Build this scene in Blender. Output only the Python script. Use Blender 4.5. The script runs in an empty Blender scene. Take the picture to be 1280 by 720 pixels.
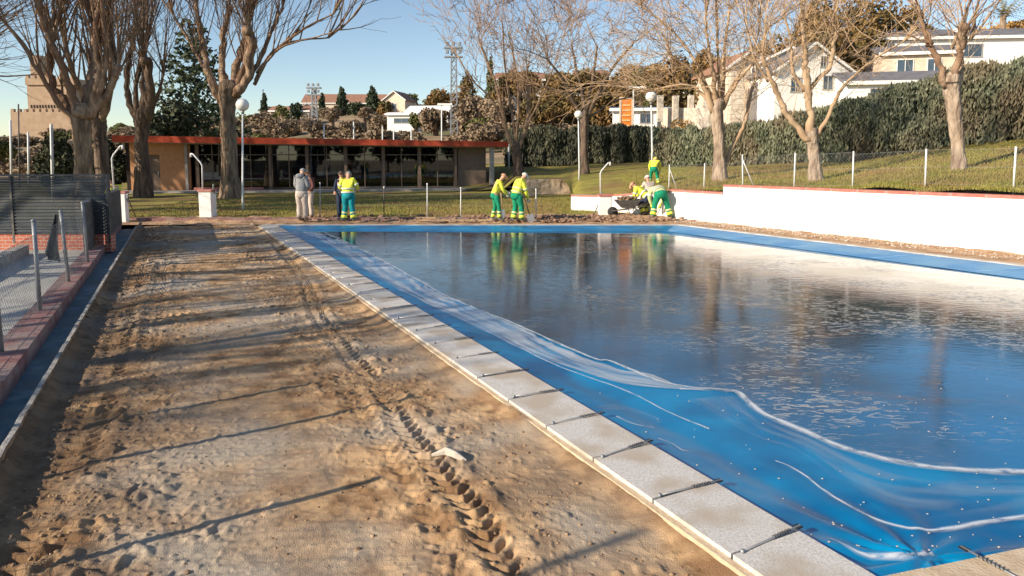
import bpy, bmesh, math, random
import numpy as np
from mathutils import Vector, Matrix
R=math.radians
random.seed(7); rng=np.random.default_rng(7)
C=bpy.context.scene.collection
scene=bpy.context.scene
# ---------------------------------------------------------------- camera, sky, sun
H=2.25; F=853.33; PIT=R(5.4); PY0=276.0
cam_d=bpy.data.cameras.new('camera'); cam=bpy.data.objects.new('camera',cam_d); C.objects.link(cam)
cam.location=(0,0,H); cam.rotation_euler=(R(90)-PIT,0,0)
cam_d.lens=24; cam_d.sensor_width=36; cam_d.shift_y=-(360-PY0)/1280*1.0
cam_d.clip_start=.05; cam_d.clip_end=4000
scene.camera=cam
w=bpy.data.worlds.new('World'); scene.world=w; w.use_nodes=True
nt=w.node_tree; bg=nt.nodes['Background']; sky=nt.nodes.new('ShaderNodeTexSky')
sky.sky_type='NISHITA'; sky.sun_disc=False
SUN_AZ=R(238); SUN_EL=R(25)            # compass azimuth of the sun (from +Y, clockwise)
sky.sun_elevation=SUN_EL; sky.sun_rotation=SUN_AZ
sky.altitude=600; sky.air_density=1.0; sky.dust_density=.3; sky.ozone_density=1.0
nt.links.new(sky.outputs[0],bg.inputs[0]); bg.inputs[1].default_value=.105
sd=bpy.data.lights.new('sun','SUN'); sun=bpy.data.objects.new('sun',sd); C.objects.link(sun)
sd.energy=5.0; sd.angle=R(.5); sd.color=(1,.85,.66)
sdir=Vector((math.sin(SUN_AZ)*math.cos(SUN_EL),math.cos(SUN_AZ)*math.cos(SUN_EL),math.sin(SUN_EL)))
sun.rotation_euler=sdir.to_track_quat('Z','Y').to_euler(); sun.location=(-20,-20,30)
scene.view_settings.view_transform='Standard'; scene.view_settings.look='None'
scene.view_settings.exposure=.55; scene.view_settings.gamma=1
# ---------------------------------------------------------------- measuring helpers
cP,sP=math.cos(PIT),math.sin(PIT)
def ray(px,py):
    ux=(px-640)/F; uy=(PY0-py)/F
    return Vector((ux, cP+uy*sP, -sP+uy*cP))
def P(px,py,Y):
    d=ray(px,py); return Vector((0,0,H))+d*(Y/d.y)
def G(px,py,z=0.):
    d=ray(px,py); return Vector((0,0,H))+d*((z-H)/d.z)
def X(px,Y,z=0.): return (px-640)/F*(Y*cP-(z-H)*sP)
def PXof(x,Y,z=0.): return 640+x*F/(Y*cP-(z-H)*sP)
# ---------------------------------------------------------------- noise
def _h(ix,iy,s):
    n=(ix.astype(np.int64)*374761393+iy.astype(np.int64)*668265263+s*1442695041)&0x7fffffff
    n=((n^(n>>13))*1274126177)&0x7fffffff
    return ((n^(n>>16))&0xffff)/65535.
def vn(x,y,s=0):
    x=np.asarray(x,float); y=np.asarray(y,float)
    ix=np.floor(x); iy=np.floor(y); fx=x-ix; fy=y-iy; fx=fx*fx*(3-2*fx); fy=fy*fy*(3-2*fy)
    a=_h(ix,iy,s);b=_h(ix+1,iy,s);c=_h(ix,iy+1,s);d=_h(ix+1,iy+1,s)
    return (a*(1-fx)+b*fx)*(1-fy)+(c*(1-fx)+d*fx)*fy
def fbm(x,y,o=4,s=0):
    t=0;a=.5;n=0
    for i in range(o): t=t+a*vn(x*2**i,y*2**i,s+i*17); n+=a; a*=.5
    return t/n-.5
# ---------------------------------------------------------------- materials
def rgb(c): return (c[0],c[1],c[2],1)
def mk(name,c1,c2=None,scale=3.,rough=.85,bump=0.,bscale=None,detail=6,stretch=(1,1,1),metal=0,lo=.35,hi=.65,c3=None,s3=.4,spec=.4,trans=0,dist=.02):
    m=bpy.data.materials.new(name); m.use_nodes=True; n=m.node_tree.nodes; l=m.node_tree.links
    b=n['Principled BSDF']; b.inputs['Roughness'].default_value=rough; b.inputs['Metallic'].default_value=metal
    b.inputs['Specular IOR Level'].default_value=spec
    c2=c2 or c1
    g=n.new('ShaderNodeNewGeometry'); mp=n.new('ShaderNodeMapping'); mp.inputs['Scale'].default_value=stretch
    l.new(g.outputs['Position'],mp.inputs[0])
    t=n.new('ShaderNodeTexNoise'); t.inputs['Scale'].default_value=scale; t.inputs['Detail'].default_value=detail
    l.new(mp.outputs[0],t.inputs['Vector'])
    r=n.new('ShaderNodeMapRange'); r.inputs[1].default_value=lo; r.inputs[2].default_value=hi; l.new(t.outputs[0],r.inputs[0])
    mx=n.new('ShaderNodeMix'); mx.data_type='RGBA'; mx.inputs[6].default_value=rgb(c1); mx.inputs[7].default_value=rgb(c2)
    l.new(r.outputs[0],mx.inputs[0]); out=mx.outputs[2]
    if c3:
        t3=n.new('ShaderNodeTexNoise'); t3.inputs['Scale'].default_value=s3; t3.inputs['Detail'].default_value=5
        l.new(mp.outputs[0],t3.inputs['Vector'])
        r3=n.new('ShaderNodeMapRange'); r3.inputs[1].default_value=.45; r3.inputs[2].default_value=.62; l.new(t3.outputs[0],r3.inputs[0])
        m3=n.new('ShaderNodeMix'); m3.data_type='RGBA'; l.new(out,m3.inputs[6]); m3.inputs[7].default_value=rgb(c3)
        l.new(r3.outputs[0],m3.inputs[0]); out=m3.outputs[2]
    l.new(out,b.inputs['Base Color'])
    if bump:
        tb=n.new('ShaderNodeTexNoise'); tb.inputs['Scale'].default_value=bscale or scale*3; tb.inputs['Detail'].default_value=8
        l.new(mp.outputs[0],tb.inputs['Vector'])
        bp=n.new('ShaderNodeBump'); bp.inputs['Strength'].default_value=bump; bp.inputs['Distance'].default_value=dist
        l.new(tb.outputs[0],bp.inputs['Height']); l.new(bp.outputs[0],b.inputs['Normal'])
    if trans:
        b.inputs['Transmission Weight'].default_value=trans
    return m
M={}
M['dirt']=mk('dirt',(.27,.155,.075),(.55,.36,.195),4.5,.95,.9,130,c3=(.42,.35,.27),s3=.7,dist=.010,detail=15,lo=.40,hi=.60)
M['clod']=mk('clod',(.20,.12,.065),(.42,.29,.175),9,.95,.6,60)
M['dirt_far']=mk('dirt_far',(.30,.17,.09),(.50,.33,.20),3,.95,.8,9,dist=.05)
M['coping']=mk('coping',(.42,.405,.38),(.62,.60,.57),60,.9,.5,90,c3=(.44,.38,.31),s3=2.3,dist=.006,lo=.3,hi=.6,detail=10)
M['coping_edge']=mk('coping_edge',(.50,.38,.25),(.62,.5,.36),8,.9,.4,60)
M['cover']=mk('cover',(.0,.18,.40),(.0,.235,.48),1.6,.36,.35,4.,c3=(.0,.115,.29),s3=1.1,spec=.3,dist=.012,detail=10)
M['cover_seam']=mk('cover_seam',(.25,.42,.60),(.3,.48,.66),3,.6)
M['cover_dry']=mk('cover_dry',(.03,.20,.55),(.05,.25,.62),1.5,.6,.2,6,dist=.01)
M['brick_kerb']=mk('brick_kerb',(.17,.08,.078),(.26,.145,.14),7,.85,.5,40,c3=(.25,.19,.18),s3=3)
M['brick_cap']=mk('brick_cap',(.40,.13,.10),(.50,.20,.16),8,.85,.4,30)
M['gutter']=mk('gutter',(.06,.13,.17),(.15,.23,.26),5,.6,.4,20,c3=(.09,.13,.14),s3=2)
M['lip']=mk('lip',(.24,.24,.23),(.46,.44,.40),9,.85,.6,40)
M['paving']=mk('paving',(.36,.37,.36),(.46,.46,.44),3,.9,.3,40)
M['galv']=mk('galv',(.22,.235,.25),(.34,.355,.37),12,.5,.1,30,metal=.4)
M['wire']=mk('wire',(.12,.13,.14),(.18,.19,.2),12,.7)
M['pole']=mk('pole',(.62,.64,.64),(.72,.73,.72),10,.5)
M['white_wall']=mk('white_wall',(.76,.75,.73),(.86,.86,.85),1.6,.85,.4,12,c3=(.74,.72,.68),s3=.7,dist=.02,detail=10)
M['panel']=mk('panel',(.045,.055,.065),(.065,.078,.09),3,.7,.15,20)
M['rail']=mk('rail',(.07,.065,.06),(.12,.115,.11),10,.6)
M['red_brick']=mk('red_brick',(.42,.10,.055),(.50,.17,.10),6,.9,.4,30)
M['grass']=mk('grass',(.18,.175,.028),(.34,.29,.06),1.2,.95,.8,30,c3=(.24,.15,.055),s3=.45,dist=.05,detail=12)
M['grass_blade']=mk('grass_blade',(.17,.175,.03),(.32,.28,.08),2.0,.9,c3=(.28,.19,.08),s3=.5)
M['hill']=mk('hill',(.22,.15,.09),(.36,.26,.16),.5,.95,.5,2,c3=(.14,.13,.06),s3=.06)
M['fascia']=mk('fascia',(.40,.055,.022),(.48,.075,.03),1,.7)
M['concrete']=mk('concrete',(.34,.32,.30),(.44,.42,.39),4,.85,.2,30)
M['brown_metal']=mk('brown_metal',(.17,.12,.09),(.2,.15,.11),4,.6)
M['brick_panel']=mk('brick_panel',(.50,.23,.10),(.60,.30,.15),5,.9,.3,30)
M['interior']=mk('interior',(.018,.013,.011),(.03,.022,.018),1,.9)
M['furniture']=mk('furniture',(.4,.38,.34),(.5,.48,.44),3,.8)
M['dark_cloth']=mk('dark_cloth',(.035,.04,.045),(.055,.06,.065),20,.95,.5,40)
M['stone_wall']=mk('stone_wall',(.42,.31,.20),(.62,.48,.34),3,.9,.8,6,dist=.08)
M['white']=mk('white',(.80,.79,.76),(.86,.85,.82),1,.85)
M['cream']=mk('cream',(.62,.50,.38),(.72,.60,.48),2,.85)
M['pale_stone']=mk('pale_stone',(.55,.46,.36),(.70,.62,.52),2.5,.9,.6,4,dist=.1)
M['castle']=mk('castle',(.33,.235,.16),(.43,.32,.225),.6,.95,.4,1)
M['roof_grey']=mk('roof_grey',(.13,.13,.14),(.2,.19,.2),2,.8)
M['roof_tile']=mk('roof_tile',(.24,.12,.08),(.36,.2,.13),2,.85)
M['winglass']=mk('winglass',(.04,.07,.10),(.07,.10,.14),2,.12,spec=.8)
M['shade_brown']=mk('shade_brown',(.25,.12,.08),(.3,.15,.1),2,.8)
M['sign_orange']=mk('sign_orange',(.85,.20,.03),(.9,.28,.04),2,.6)
M['sign_stripe']=mk('sign_stripe',(.85,.55,.25),(.88,.62,.3),2,.6)
M['sign_blue']=mk('sign_blue',(.03,.08,.16),(.05,.12,.22),2,.5)
M['bark']=mk('bark',(.12,.085,.06),(.38,.28,.19),6,.95,1,11,stretch=(1,1,.22),dist=.12,detail=10)
M['bark_pale']=mk('bark_pale',(.20,.145,.105),(.48,.38,.29),8,.95,1,14,stretch=(1,1,.22),dist=.09,detail=10)
M['bark_dark']=mk('bark_dark',(.07,.05,.04),(.20,.14,.10),7,.95,1,12,stretch=(1,1,.22),dist=.1,detail=10)
M['limb']=mk('limb',(.13,.085,.06),(.42,.30,.20),5,.95,1,14,stretch=(1,1,.35),dist=.06,c3=(.22,.13,.08),s3=.9)
M['twig']=mk('twig',(.22,.14,.09),(.36,.24,.15),1.5,.95)
M['twig_pale']=mk('twig_pale',(.34,.23,.14),(.50,.36,.23),1.5,.95)
M['twig_dark']=mk('twig_dark',(.12,.085,.06),(.2,.14,.10),1.5,.95)
M['hedge']=mk('hedge',(.10,.12,.075),(.25,.265,.175),1.6,.9,c3=(.19,.155,.10),s3=.35)
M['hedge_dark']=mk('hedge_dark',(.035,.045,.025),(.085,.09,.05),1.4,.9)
M['hedge_mid']=mk('hedge_mid',(.055,.065,.04),(.16,.155,.10),1.2,.9,c3=(.07,.075,.05),s3=.3)
M['conifer']=mk('conifer',(.035,.055,.03),(.075,.09,.045),1.,.9)
M['pine']=mk('pine',(.14,.085,.03),(.32,.19,.065),.6,.9,c3=(.10,.085,.03),s3=.3)
M['pine_green']=mk('pine_green',(.07,.085,.025),(.17,.16,.05),.6,.9)
M['scrub']=mk('scrub',(.17,.125,.08),(.33,.245,.165),.5,.95)
M['scrub_ochre']=mk('scrub_ochre',(.36,.21,.07),(.50,.30,.10),.7,.95)
M['palm']=mk('palm',(.16,.14,.04),(.3,.24,.08),1,.8)
M['skin']=mk('skin',(.55,.30,.20),(.60,.34,.24),8,.6)
M['hoodie']=mk('hoodie',(.24,.25,.26),(.32,.33,.34),20,.95,.3,30)
M['beige']=mk('beige',(.52,.44,.37),(.60,.52,.45),12,.95,.3,20)
M['maroon']=mk('maroon',(.12,.05,.05),(.16,.07,.06),12,.95)
M['navy']=mk('navy',(.02,.03,.06),(.03,.045,.08),12,.95)
M['hivis']=mk('hivis',(.70,.74,.06),(.80,.82,.10),12,.8,.3,20)
M['band']=mk('band',(.62,.66,.60),(.7,.72,.66),20,.4)
M['band_pale']=mk('band_pale',(.55,.60,.28),(.62,.66,.34),20,.5)
M['band_dark']=mk('band_dark',(.05,.10,.09),(.07,.13,.12),20,.7)
M['teal']=mk('teal',(.0,.22,.25),(.01,.29,.33),12,.9,.3,20)
M['green']=mk('green',(.0,.20,.10),(.01,.28,.15),12,.9,.3,20)
M['glove']=mk('glove',(.6,.62,.6),(.7,.7,.68),12,.9)
M['boot']=mk('boot',(.20,.17,.15),(.3,.26,.22),12,.8)
M['boot_black']=mk('boot_black',(.02,.02,.025),(.03,.03,.03),12,.7)
M['hair']=mk('hair',(.06,.045,.035),(.1,.08,.06),30,.9)
M['cap_grey']=mk('cap_grey',(.22,.23,.24),(.28,.29,.3),30,.9)
M['cap_white']=mk('cap_white',(.60,.58,.54),(.68,.66,.62),30,.9)
M['cap_tan']=mk('cap_tan',(.50,.25,.15),(.55,.3,.2),30,.9)
M['wood']=mk('wood',(.38,.26,.15),(.48,.34,.2),9,.8)
M['steel']=mk('steel',(.4,.4,.4),(.5,.5,.5),9,.4,metal=.7)
M['black']=mk('black',(.02,.02,.022),(.03,.03,.03),9,.6)
M['tyre']=mk('tyre',(.02,.02,.022),(.035,.035,.035),9,.85)
M['rubble']=mk('rubble',(.16,.10,.065),(.34,.22,.15),6,.95,.6,20)
M['stone_light']=mk('stone_light',(.45,.40,.33),(.58,.52,.44),6,.9,.4,20)
M['globe']=mk('globe',(.80,.79,.76),(.84,.83,.8),3,.35)
M['leafdry']=mk('leafdry',(.20,.12,.05),(.4,.3,.15),9,.9)
def brickify(m,sc,mortar=(.45,.4,.35),rowh=.25,bw=.5,vert=True):
    n=m.node_tree.nodes; l=m.node_tree.links; b=n['Principled BSDF']
    src=b.inputs['Base Color'].links[0].from_socket
    g=n.new('ShaderNodeNewGeometry'); s=n.new('ShaderNodeSeparateXYZ'); l.new(g.outputs['Position'],s.inputs[0])
    a=n.new('ShaderNodeMath'); a.operation='ADD'; l.new(s.outputs[0],a.inputs[0]); l.new(s.outputs[1],a.inputs[1])
    c=n.new('ShaderNodeCombineXYZ'); l.new(a.outputs[0],c.inputs[0]); l.new(s.outputs[2 if vert else 1],c.inputs[1])
    if not vert: l.new(s.outputs[0],c.inputs[0])
    bt=n.new('ShaderNodeTexBrick'); bt.inputs['Scale'].default_value=sc; l.new(c.outputs[0],bt.inputs['Vector'])
    bt.inputs['Mortar Size'].default_value=.02; bt.inputs['Row Height'].default_value=rowh; bt.inputs['Brick Width'].default_value=bw
    l.new(src,bt.inputs['Color1']); l.new(src,bt.inputs['Color2']); bt.inputs['Mortar'].default_value=rgb(mortar)
    l.new(bt.outputs[0],b.inputs['Base Color'])
brickify(M['red_brick'],3); brickify(M['brick_panel'],3,(.5,.33,.2)); brickify(M['brick_cap'],2,(.35,.25,.22)); brickify(M['castle'],.5,(.4,.27,.18))
brickify(M['pale_stone'],1.2,(.5,.42,.33),.4,.8)
# glass of the pavilion
def glass_mat():
    m=bpy.data.materials.new('window_glass'); m.use_nodes=True; n=m.node_tree.nodes; l=m.node_tree.links
    n.remove(n['Principled BSDF']); o=n['Material Output']
    t=n.new('ShaderNodeBsdfTransparent'); t.inputs[0].default_value=(.30,.33,.33,1)
    g=n.new('ShaderNodeBsdfGlossy'); g.inputs['Roughness'].default_value=.02; g.inputs[0].default_value=(.8,.85,.9,1)
    mx=n.new('ShaderNodeMixShader'); mx.inputs[0].default_value=.10
    l.new(t.outputs[0],mx.inputs[1]); l.new(g.outputs[0],mx.inputs[2]); l.new(mx.outputs[0],o.inputs[0]); return m
M['glass']=glass_mat()
# dried-film material: ribbon with uv.y across, uv.x along (metres)
def film_mat(name,col,amount,streak=(3,10),edge=True,lo=.35,hi=.6,rough=.5,sharp=.18):
    m=bpy.data.materials.new(name); m.use_nodes=True; n=m.node_tree.nodes; l=m.node_tree.links
    b=n['Principled BSDF']; b.inputs['Base Color'].default_value=rgb(col); b.inputs['Roughness'].default_value=rough
    uv=n.new('ShaderNodeUVMap'); mp=n.new('ShaderNodeMapping'); mp.inputs['Scale'].default_value=(streak[0],streak[1],1)
    l.new(uv.outputs[0],mp.inputs[0]); t=n.new('ShaderNodeTexNoise'); t.inputs['Scale'].default_value=1; t.inputs['Detail'].default_value=7; t.inputs['Distortion'].default_value=.6
    l.new(mp.outputs[0],t.inputs['Vector'])
    r=n.new('ShaderNodeMapRange'); r.inputs[1].default_value=lo; r.inputs[2].default_value=hi; l.new(t.outputs[0],r.inputs[0])
    s=n.new('ShaderNodeSeparateXYZ'); l.new(uv.outputs[0],s.inputs[0])
    # edge falloff : smooth ramp 0..1 by uv.y
    e1=n.new('ShaderNodeMapRange'); e1.inputs[1].default_value=0; e1.inputs[2].default_value=sharp; e1.interpolation_type='SMOOTHSTEP'; l.new(s.outputs[1],e1.inputs[0])
    e2=n.new('ShaderNodeMapRange'); e2.inputs[1].default_value=1; e2.inputs[2].default_value=1-sharp*.5; e2.interpolation_type='SMOOTHSTEP'; l.new(s.outputs[1],e2.inputs[0])
    a=n.new('ShaderNodeMath'); a.operation='MULTIPLY'; l.new(e1.outputs[0],a.inputs[0]); l.new(e2.outputs[0],a.inputs[1])
    c=n.new('ShaderNodeMath'); c.operation='MULTIPLY'; l.new(a.outputs[0],c.inputs[0]); l.new(r.outputs[0],c.inputs[1])
    d=n.new('ShaderNodeMath'); d.operation='MULTIPLY'; l.new(c.outputs[0],d.inputs[0]); d.inputs[1].default_value=amount
    l.new(d.outputs[0],b.inputs['Alpha']); return m
M['film_line']=film_mat('film_line',(.68,.74,.80),.92,(9,2.5),lo=.22,hi=.55,sharp=.75)
M['film']=film_mat('film',(.54,.61,.68),.78,(1.0,5),lo=.28,hi=.68,sharp=.10)
M['film_soft']=film_mat('film_soft',(.36,.48,.60),.42,(1.0,4),lo=.4,hi=.75,sharp=.35)
# ---------------------------------------------------------------- mesh builder
ORG={}
class MB:
    def __init__(s): s.v=[]; s.f=[]; s.uv=None
    def add(s,vs,fs):
        o=len(s.v); s.v+= [tuple(v) for v in vs]; s.f+=[tuple(i+o for i in f) for f in fs]
    def box(s,c,d,rz=0,bev=0):
        cx,cy,cz=c; a,b,h=d[0]/2,d[1]/2,d[2]/2; co,si=math.cos(rz),math.sin(rz)
        vs=[]
        if bev:
            e=min(bev,a*.9,b*.9)
            pr=[(-a+e,-b),(a-e,-b),(a,-b+e),(a,b-e),(a-e,b),(-a+e,b),(-a,b-e),(-a,-b+e)]
        else: pr=[(-a,-b),(a,-b),(a,b),(-a,b)]
        k=len(pr)
        for z in (-h,h):
            for x,y in pr: vs.append((cx+x*co-y*si,cy+x*si+y*co,cz+z))
        fs=[tuple(range(k-1,-1,-1)),tuple(range(k,2*k))]+[(i,(i+1)%k,k+(i+1)%k,k+i) for i in range(k)]
        s.add(vs,fs)
    def seg(s,p,q,wd,z0,z1,off=0):   # wall between two xy points
        p=Vector(p[:2]);q=Vector(q[:2]); d=(q-p).normalized(); n=Vector((-d.y,d.x))
        a=p+n*(off-wd/2); b=q+n*(off-wd/2); c=q+n*(off+wd/2); e=p+n*(off+wd/2)
        if not hasattr(z0,'__len__'): z0=(z0,z0)
        if not hasattr(z1,'__len__'): z1=(z1,z1)
        vs=[(a.x,a.y,z0[0]),(b.x,b.y,z0[1]),(c.x,c.y,z0[1]),(e.x,e.y,z0[0]),(a.x,a.y,z1[0]),(b.x,b.y,z1[1]),(c.x,c.y,z1[1]),(e.x,e.y,z1[0])]
        s.add(vs,[(3,2,1,0),(4,5,6,7),(0,1,5,4),(1,2,6,5),(2,3,7,6),(3,0,4,7)])
    def tube(s,pts,rs,n=6,cap=True):
        pts=[Vector(p) for p in pts]; k=len(pts)
        if not hasattr(rs,'__len__'): rs=[rs]*k
        o=len(s.v); ref=None
        for i,p in enumerate(pts):
            t=(pts[min(i+1,k-1)]-pts[max(i-1,0)])
            if t.length<1e-9: t=Vector((0,0,1))
            t.normalize()
            if ref is None: ref=t.orthogonal().normalized()
            u=(ref-t*ref.dot(t))
            if u.length<1e-6: u=t.orthogonal()
            u.normalize(); ref=u; v=t.cross(u)
            for j in range(n):
                a=2*math.pi*j/n; q=p+(u*math.cos(a)+v*math.sin(a))*rs[i]; s.v.append((q.x,q.y,q.z))
        for i in range(k-1):
            for j in range(n):
                a=o+i*n+j; b=o+i*n+(j+1)%n; s.f.append((a,b,b+n,a+n))
        if cap: s.f.append(tuple(o+j for j in range(n-1,-1,-1))); s.f.append(tuple(o+(k-1)*n+j for j in range(n)))
    def ell(s,c,r,nu=12,nv=8,top=1.,bot=-1.):
        o=len(s.v)
        for i in range(nv+1):
            t=bot+(top-bot)*i/nv; ph=math.asin(max(-1,min(1,t))) 
            for j in range(nu):
                a=2*math.pi*j/nu; s.v.append((c[0]+r[0]*math.cos(ph)*math.cos(a),c[1]+r[1]*math.cos(ph)*math.sin(a),c[2]+r[2]*math.sin(ph)))
        for i in range(nv):
            for j in range(nu):
                a=o+i*nu+j;b=o+i*nu+(j+1)%nu; s.f.append((a,b,b+nu,a+nu))
        s.f.append(tuple(o+j for j in range(nu-1,-1,-1))); s.f.append(tuple(o+nv*nu+j for j in range(nu)))
    def prism(s,poly,axis_p,axis_q):   # poly: list of (u,z) extruded along xy p->q ; u measured perpendicular
        p=Vector(axis_p);q=Vector(axis_q); d=(q-p).normalized(); n=Vector((-d.y,d.x,0)); k=len(poly)
        vs=[tuple(p+n*u+Vector((0,0,z))) for u,z in poly]+[tuple(q+n*u+Vector((0,0,z))) for u,z in poly]
        s.add(vs,[tuple(range(k)),tuple(range(2*k-1,k-1,-1))]+[(i,k+i,k+(i+1)%k,(i+1)%k) for i in range(k)])
    def build(s,name,mat,parent=None,smooth=False,normals=True):
        o=Vector((0,0,0)); r=parent
        while r is not None:
            if r.name in ORG: o=ORG[r.name]; break
            r=r.parent
        me=bpy.data.meshes.new(name)
        if o.length: vs=[(v[0]-o.x,v[1]-o.y,v[2]-o.z) for v in s.v]
        else: vs=s.v
        me.from_pydata(vs,[],s.f)
        if normals:
            bm=bmesh.new(); bm.from_mesh(me); bmesh.ops.recalc_face_normals(bm,faces=bm.faces); bm.to_mesh(me); bm.free()
        if smooth: me.shade_smooth()
        me.materials.append(mat); ob=bpy.data.objects.new(name,me); C.objects.link(ob)
        if parent is not None: ob.parent=parent
        return ob
def npmesh(name,V,Fc,mat,parent=None,smooth=False,kind=None,uv=None):
    V=np.asarray(V,np.float32); Fc=np.asarray(Fc,np.int32)
    o=Vector((0,0,0)); r=parent
    while r is not None:
        if r.name in ORG: o=ORG[r.name]; break
        r=r.parent
    V=V-np.array(o[:],np.float32)
    me=bpy.data.meshes.new(name); me.vertices.add(len(V)); me.vertices.foreach_set('co',V.ravel())
    k=Fc.shape[1]; me.loops.add(Fc.size); me.loops.foreach_set('vertex_index',Fc.ravel())
    me.polygons.add(len(Fc)); me.polygons.foreach_set('loop_start',np.arange(0,Fc.size,k,dtype=np.int32))
    me.update(calc_edges=True)
    if uv is not None:
        ul=me.uv_layers.new(name='UVMap'); ul.data.foreach_set('uv',np.asarray(uv,np.float32)[Fc.ravel()].ravel())
    if smooth: me.shade_smooth()
    me.materials.append(mat); ob=bpy.data.objects.new(name,me); C.objects.link(ob)
    if parent is not None: ob.parent=parent
    if kind: ob['kind']=kind
    return ob
def gridmesh(name,A,mat,**k):   # A (nu,nv,3)
    nu,nv=A.shape[:2]; idx=np.arange(nu*nv).reshape(nu,nv)
    Fc=np.stack([idx[:-1,:-1],idx[1:,:-1],idx[1:,1:],idx[:-1,1:]],-1).reshape(-1,4)
    V=A.reshape(-1,3)
    a=A[1,0]-A[0,0]; b=A[0,1]-A[0,0]
    if a[0]*b[1]-a[1]*b[0]<0: Fc=Fc[:,::-1]
    return npmesh(name,V,Fc,mat,**k)
def tag(o,label=None,cat=None,group=None,kind=None):
    if label:o['label']=label
    if cat:o['category']=cat
    if group:o['group']=group
    if kind:o['kind']=kind
    return o
def thing(name,label,cat,loc=(0,0,0),group=None):
    o=bpy.data.objects.new(name,None); C.objects.link(o); o.location=loc; o.empty_display_size=.2
    ORG[o.name]=Vector(loc); return tag(o,label,cat,group)
def copy_tree(o,parent=None):
    c=o.copy(); C.objects.link(c); c.parent=parent
    if parent is None: ORG[c.name]=ORG.get(o.name,Vector((0,0,0)))
    for ch in list(o.children): copy_tree(ch,c)
    return c
def clone(o,loc,label=None,rz=0,s=1,group=None):
    c=copy_tree(o); c.location=loc; c.rotation_euler=(0,0,rz); c.scale=(s,s,s) if not hasattr(s,'__len__') else s
    if label: c['label']=label
    if group: c['group']=group
    return c
# ================================================================ TERRAIN
TB={ # px : (Y,z) rows, front edge of the grass bank first
 560:[(46,-.03),(50,.3),(56,1.2),(60,1.4)],
 625:[(44,-.03),(46,.3),(52,1.2),(60,1.6)],
 644:[(41.5,.85),(43.2,.87),(50,1.2),(60,1.7)],
 700:[(41.5,.87),(43,.9),(50,1.3),(60,1.8)],
 716:[(35,.1),(38,.65),(48,1.3),(60,1.8)],
 724:[(29.3,.40),(36,.85),(50,1.55),(60,1.9)],
 757:[(28.4,.56),(38,1.1),(50,1.6),(60,1.9)],
 834:[(26.3,.85),(32,1.2),(45,1.65),(60,2.1)],
 928:[(23.6,1.05),(28,1.4),(40,1.75),(60,2.6)],
 1066:[(19.75,1.28),(24,1.6),(34,2.0),(60,4.6)],
 1158:[(17.95,1.32),(20,1.70),(32,2.6),(60,6.3)],
 1280:[(16.1,1.38),(19.5,2.0),(30,3.05),(60,8.3)],
 1440:[(14.2,1.4),(18,2.2),(28,3.8),(60,10)],
 1800:[(11.2,1.4),(16,2.6),(26,4.5),(60,12)]}
TBK=sorted(TB)
def bank_z(px,Y):
    zs=[np.interp(Y,[a for a,b in TB[k]],[b for a,b in TB[k]]) for k in TBK]
    return float(np.interp(px,TBK,zs))
HC=[-700,-300,0,160,320,450,600,700,800,900,1000,1150,1280,1800]
HZ={60:[0,0,0,0,0,0,1.55,1.8,2.0,2.4,3.5,6.2,8.3,12],
    75:[0,0,0,.3,.6,1,2.6,3,3.6,4.8,6.5,9.6,11.6,15],
    100:[0,.5,1,2,3.2,4,5,5.5,6.4,8,10,13.5,16,20],
    200:[3,5,6,9,12.5,14.5,17,18,19,20,21,24,26,30],
    350:[6,9,10,15,23,25,27,28,29,30,31,33,34,38],
    800:[10,14,18,24,30,34,36,36,37,38,38,40,40,44]}
HY=sorted(HZ)
def hill_z(px,Y):
    return float(np.interp(Y,HY,[np.interp(px,HC,HZ[y]) for y in HY]))
def TZ(px,Y):
    if Y>=60: return hill_z(px,Y)
    if px<560: return -.0
    r0=float(np.interp(px,TBK,[TB[k][0][0] for k in TBK]))
    return bank_z(px,Y) if Y>r0 else 0.
# big ground sheet
m=MB(); m.add([(-2500,-400,-.62),(2500,-400,-.62),(2500,3500,-.62),(-2500,3500,-.62)],[(0,1,2,3)])
tag(m.build('ground',M['hill'],normals=False),kind='structure')
# hills
cols=np.linspace(-700,1800,240); rows=60*(800/60)**np.linspace(0,1,90)
A=np.zeros((len(cols),len(rows),3))
for i,c in enumerate(cols):
    for j,Y in enumerate(rows):
        z=hill_z(c,Y); A[i,j]=(X(c,Y,z),Y,z)
nz=fbm(A[...,0]/14,A[...,1]/14,4,3); A[...,2]+=nz*np.clip((A[...,1]-62)/60,0,1)*3.2
tag(gridmesh('hills',A,M['hill'],smooth=True),kind='structure')
# bank of grass behind the walls
cols=np.linspace(560,1800,320); A=np.zeros((len(cols),90,3))
cols=np.sort(np.concatenate([cols,[714,718,722]]))
A=np.zeros((len(cols),90,3))
for i,c in enumerate(cols):
    y0=float(np.interp(c,TBK,[TB[k][0][0] for k in TBK]))
    for j in range(90):
        Y=y0*(60.3/y0)**(j/89); z=bank_z(c,min(Y,60)); A[i,j]=(X(c,Y,z),Y,z)
A[...,2]+=fbm(A[...,0]/1.3,A[...,1]/1.3,4,9)*.10
tag(gridmesh('grass_bank',A,M['grass'],smooth=True),kind='structure')
bankA=A
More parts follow.
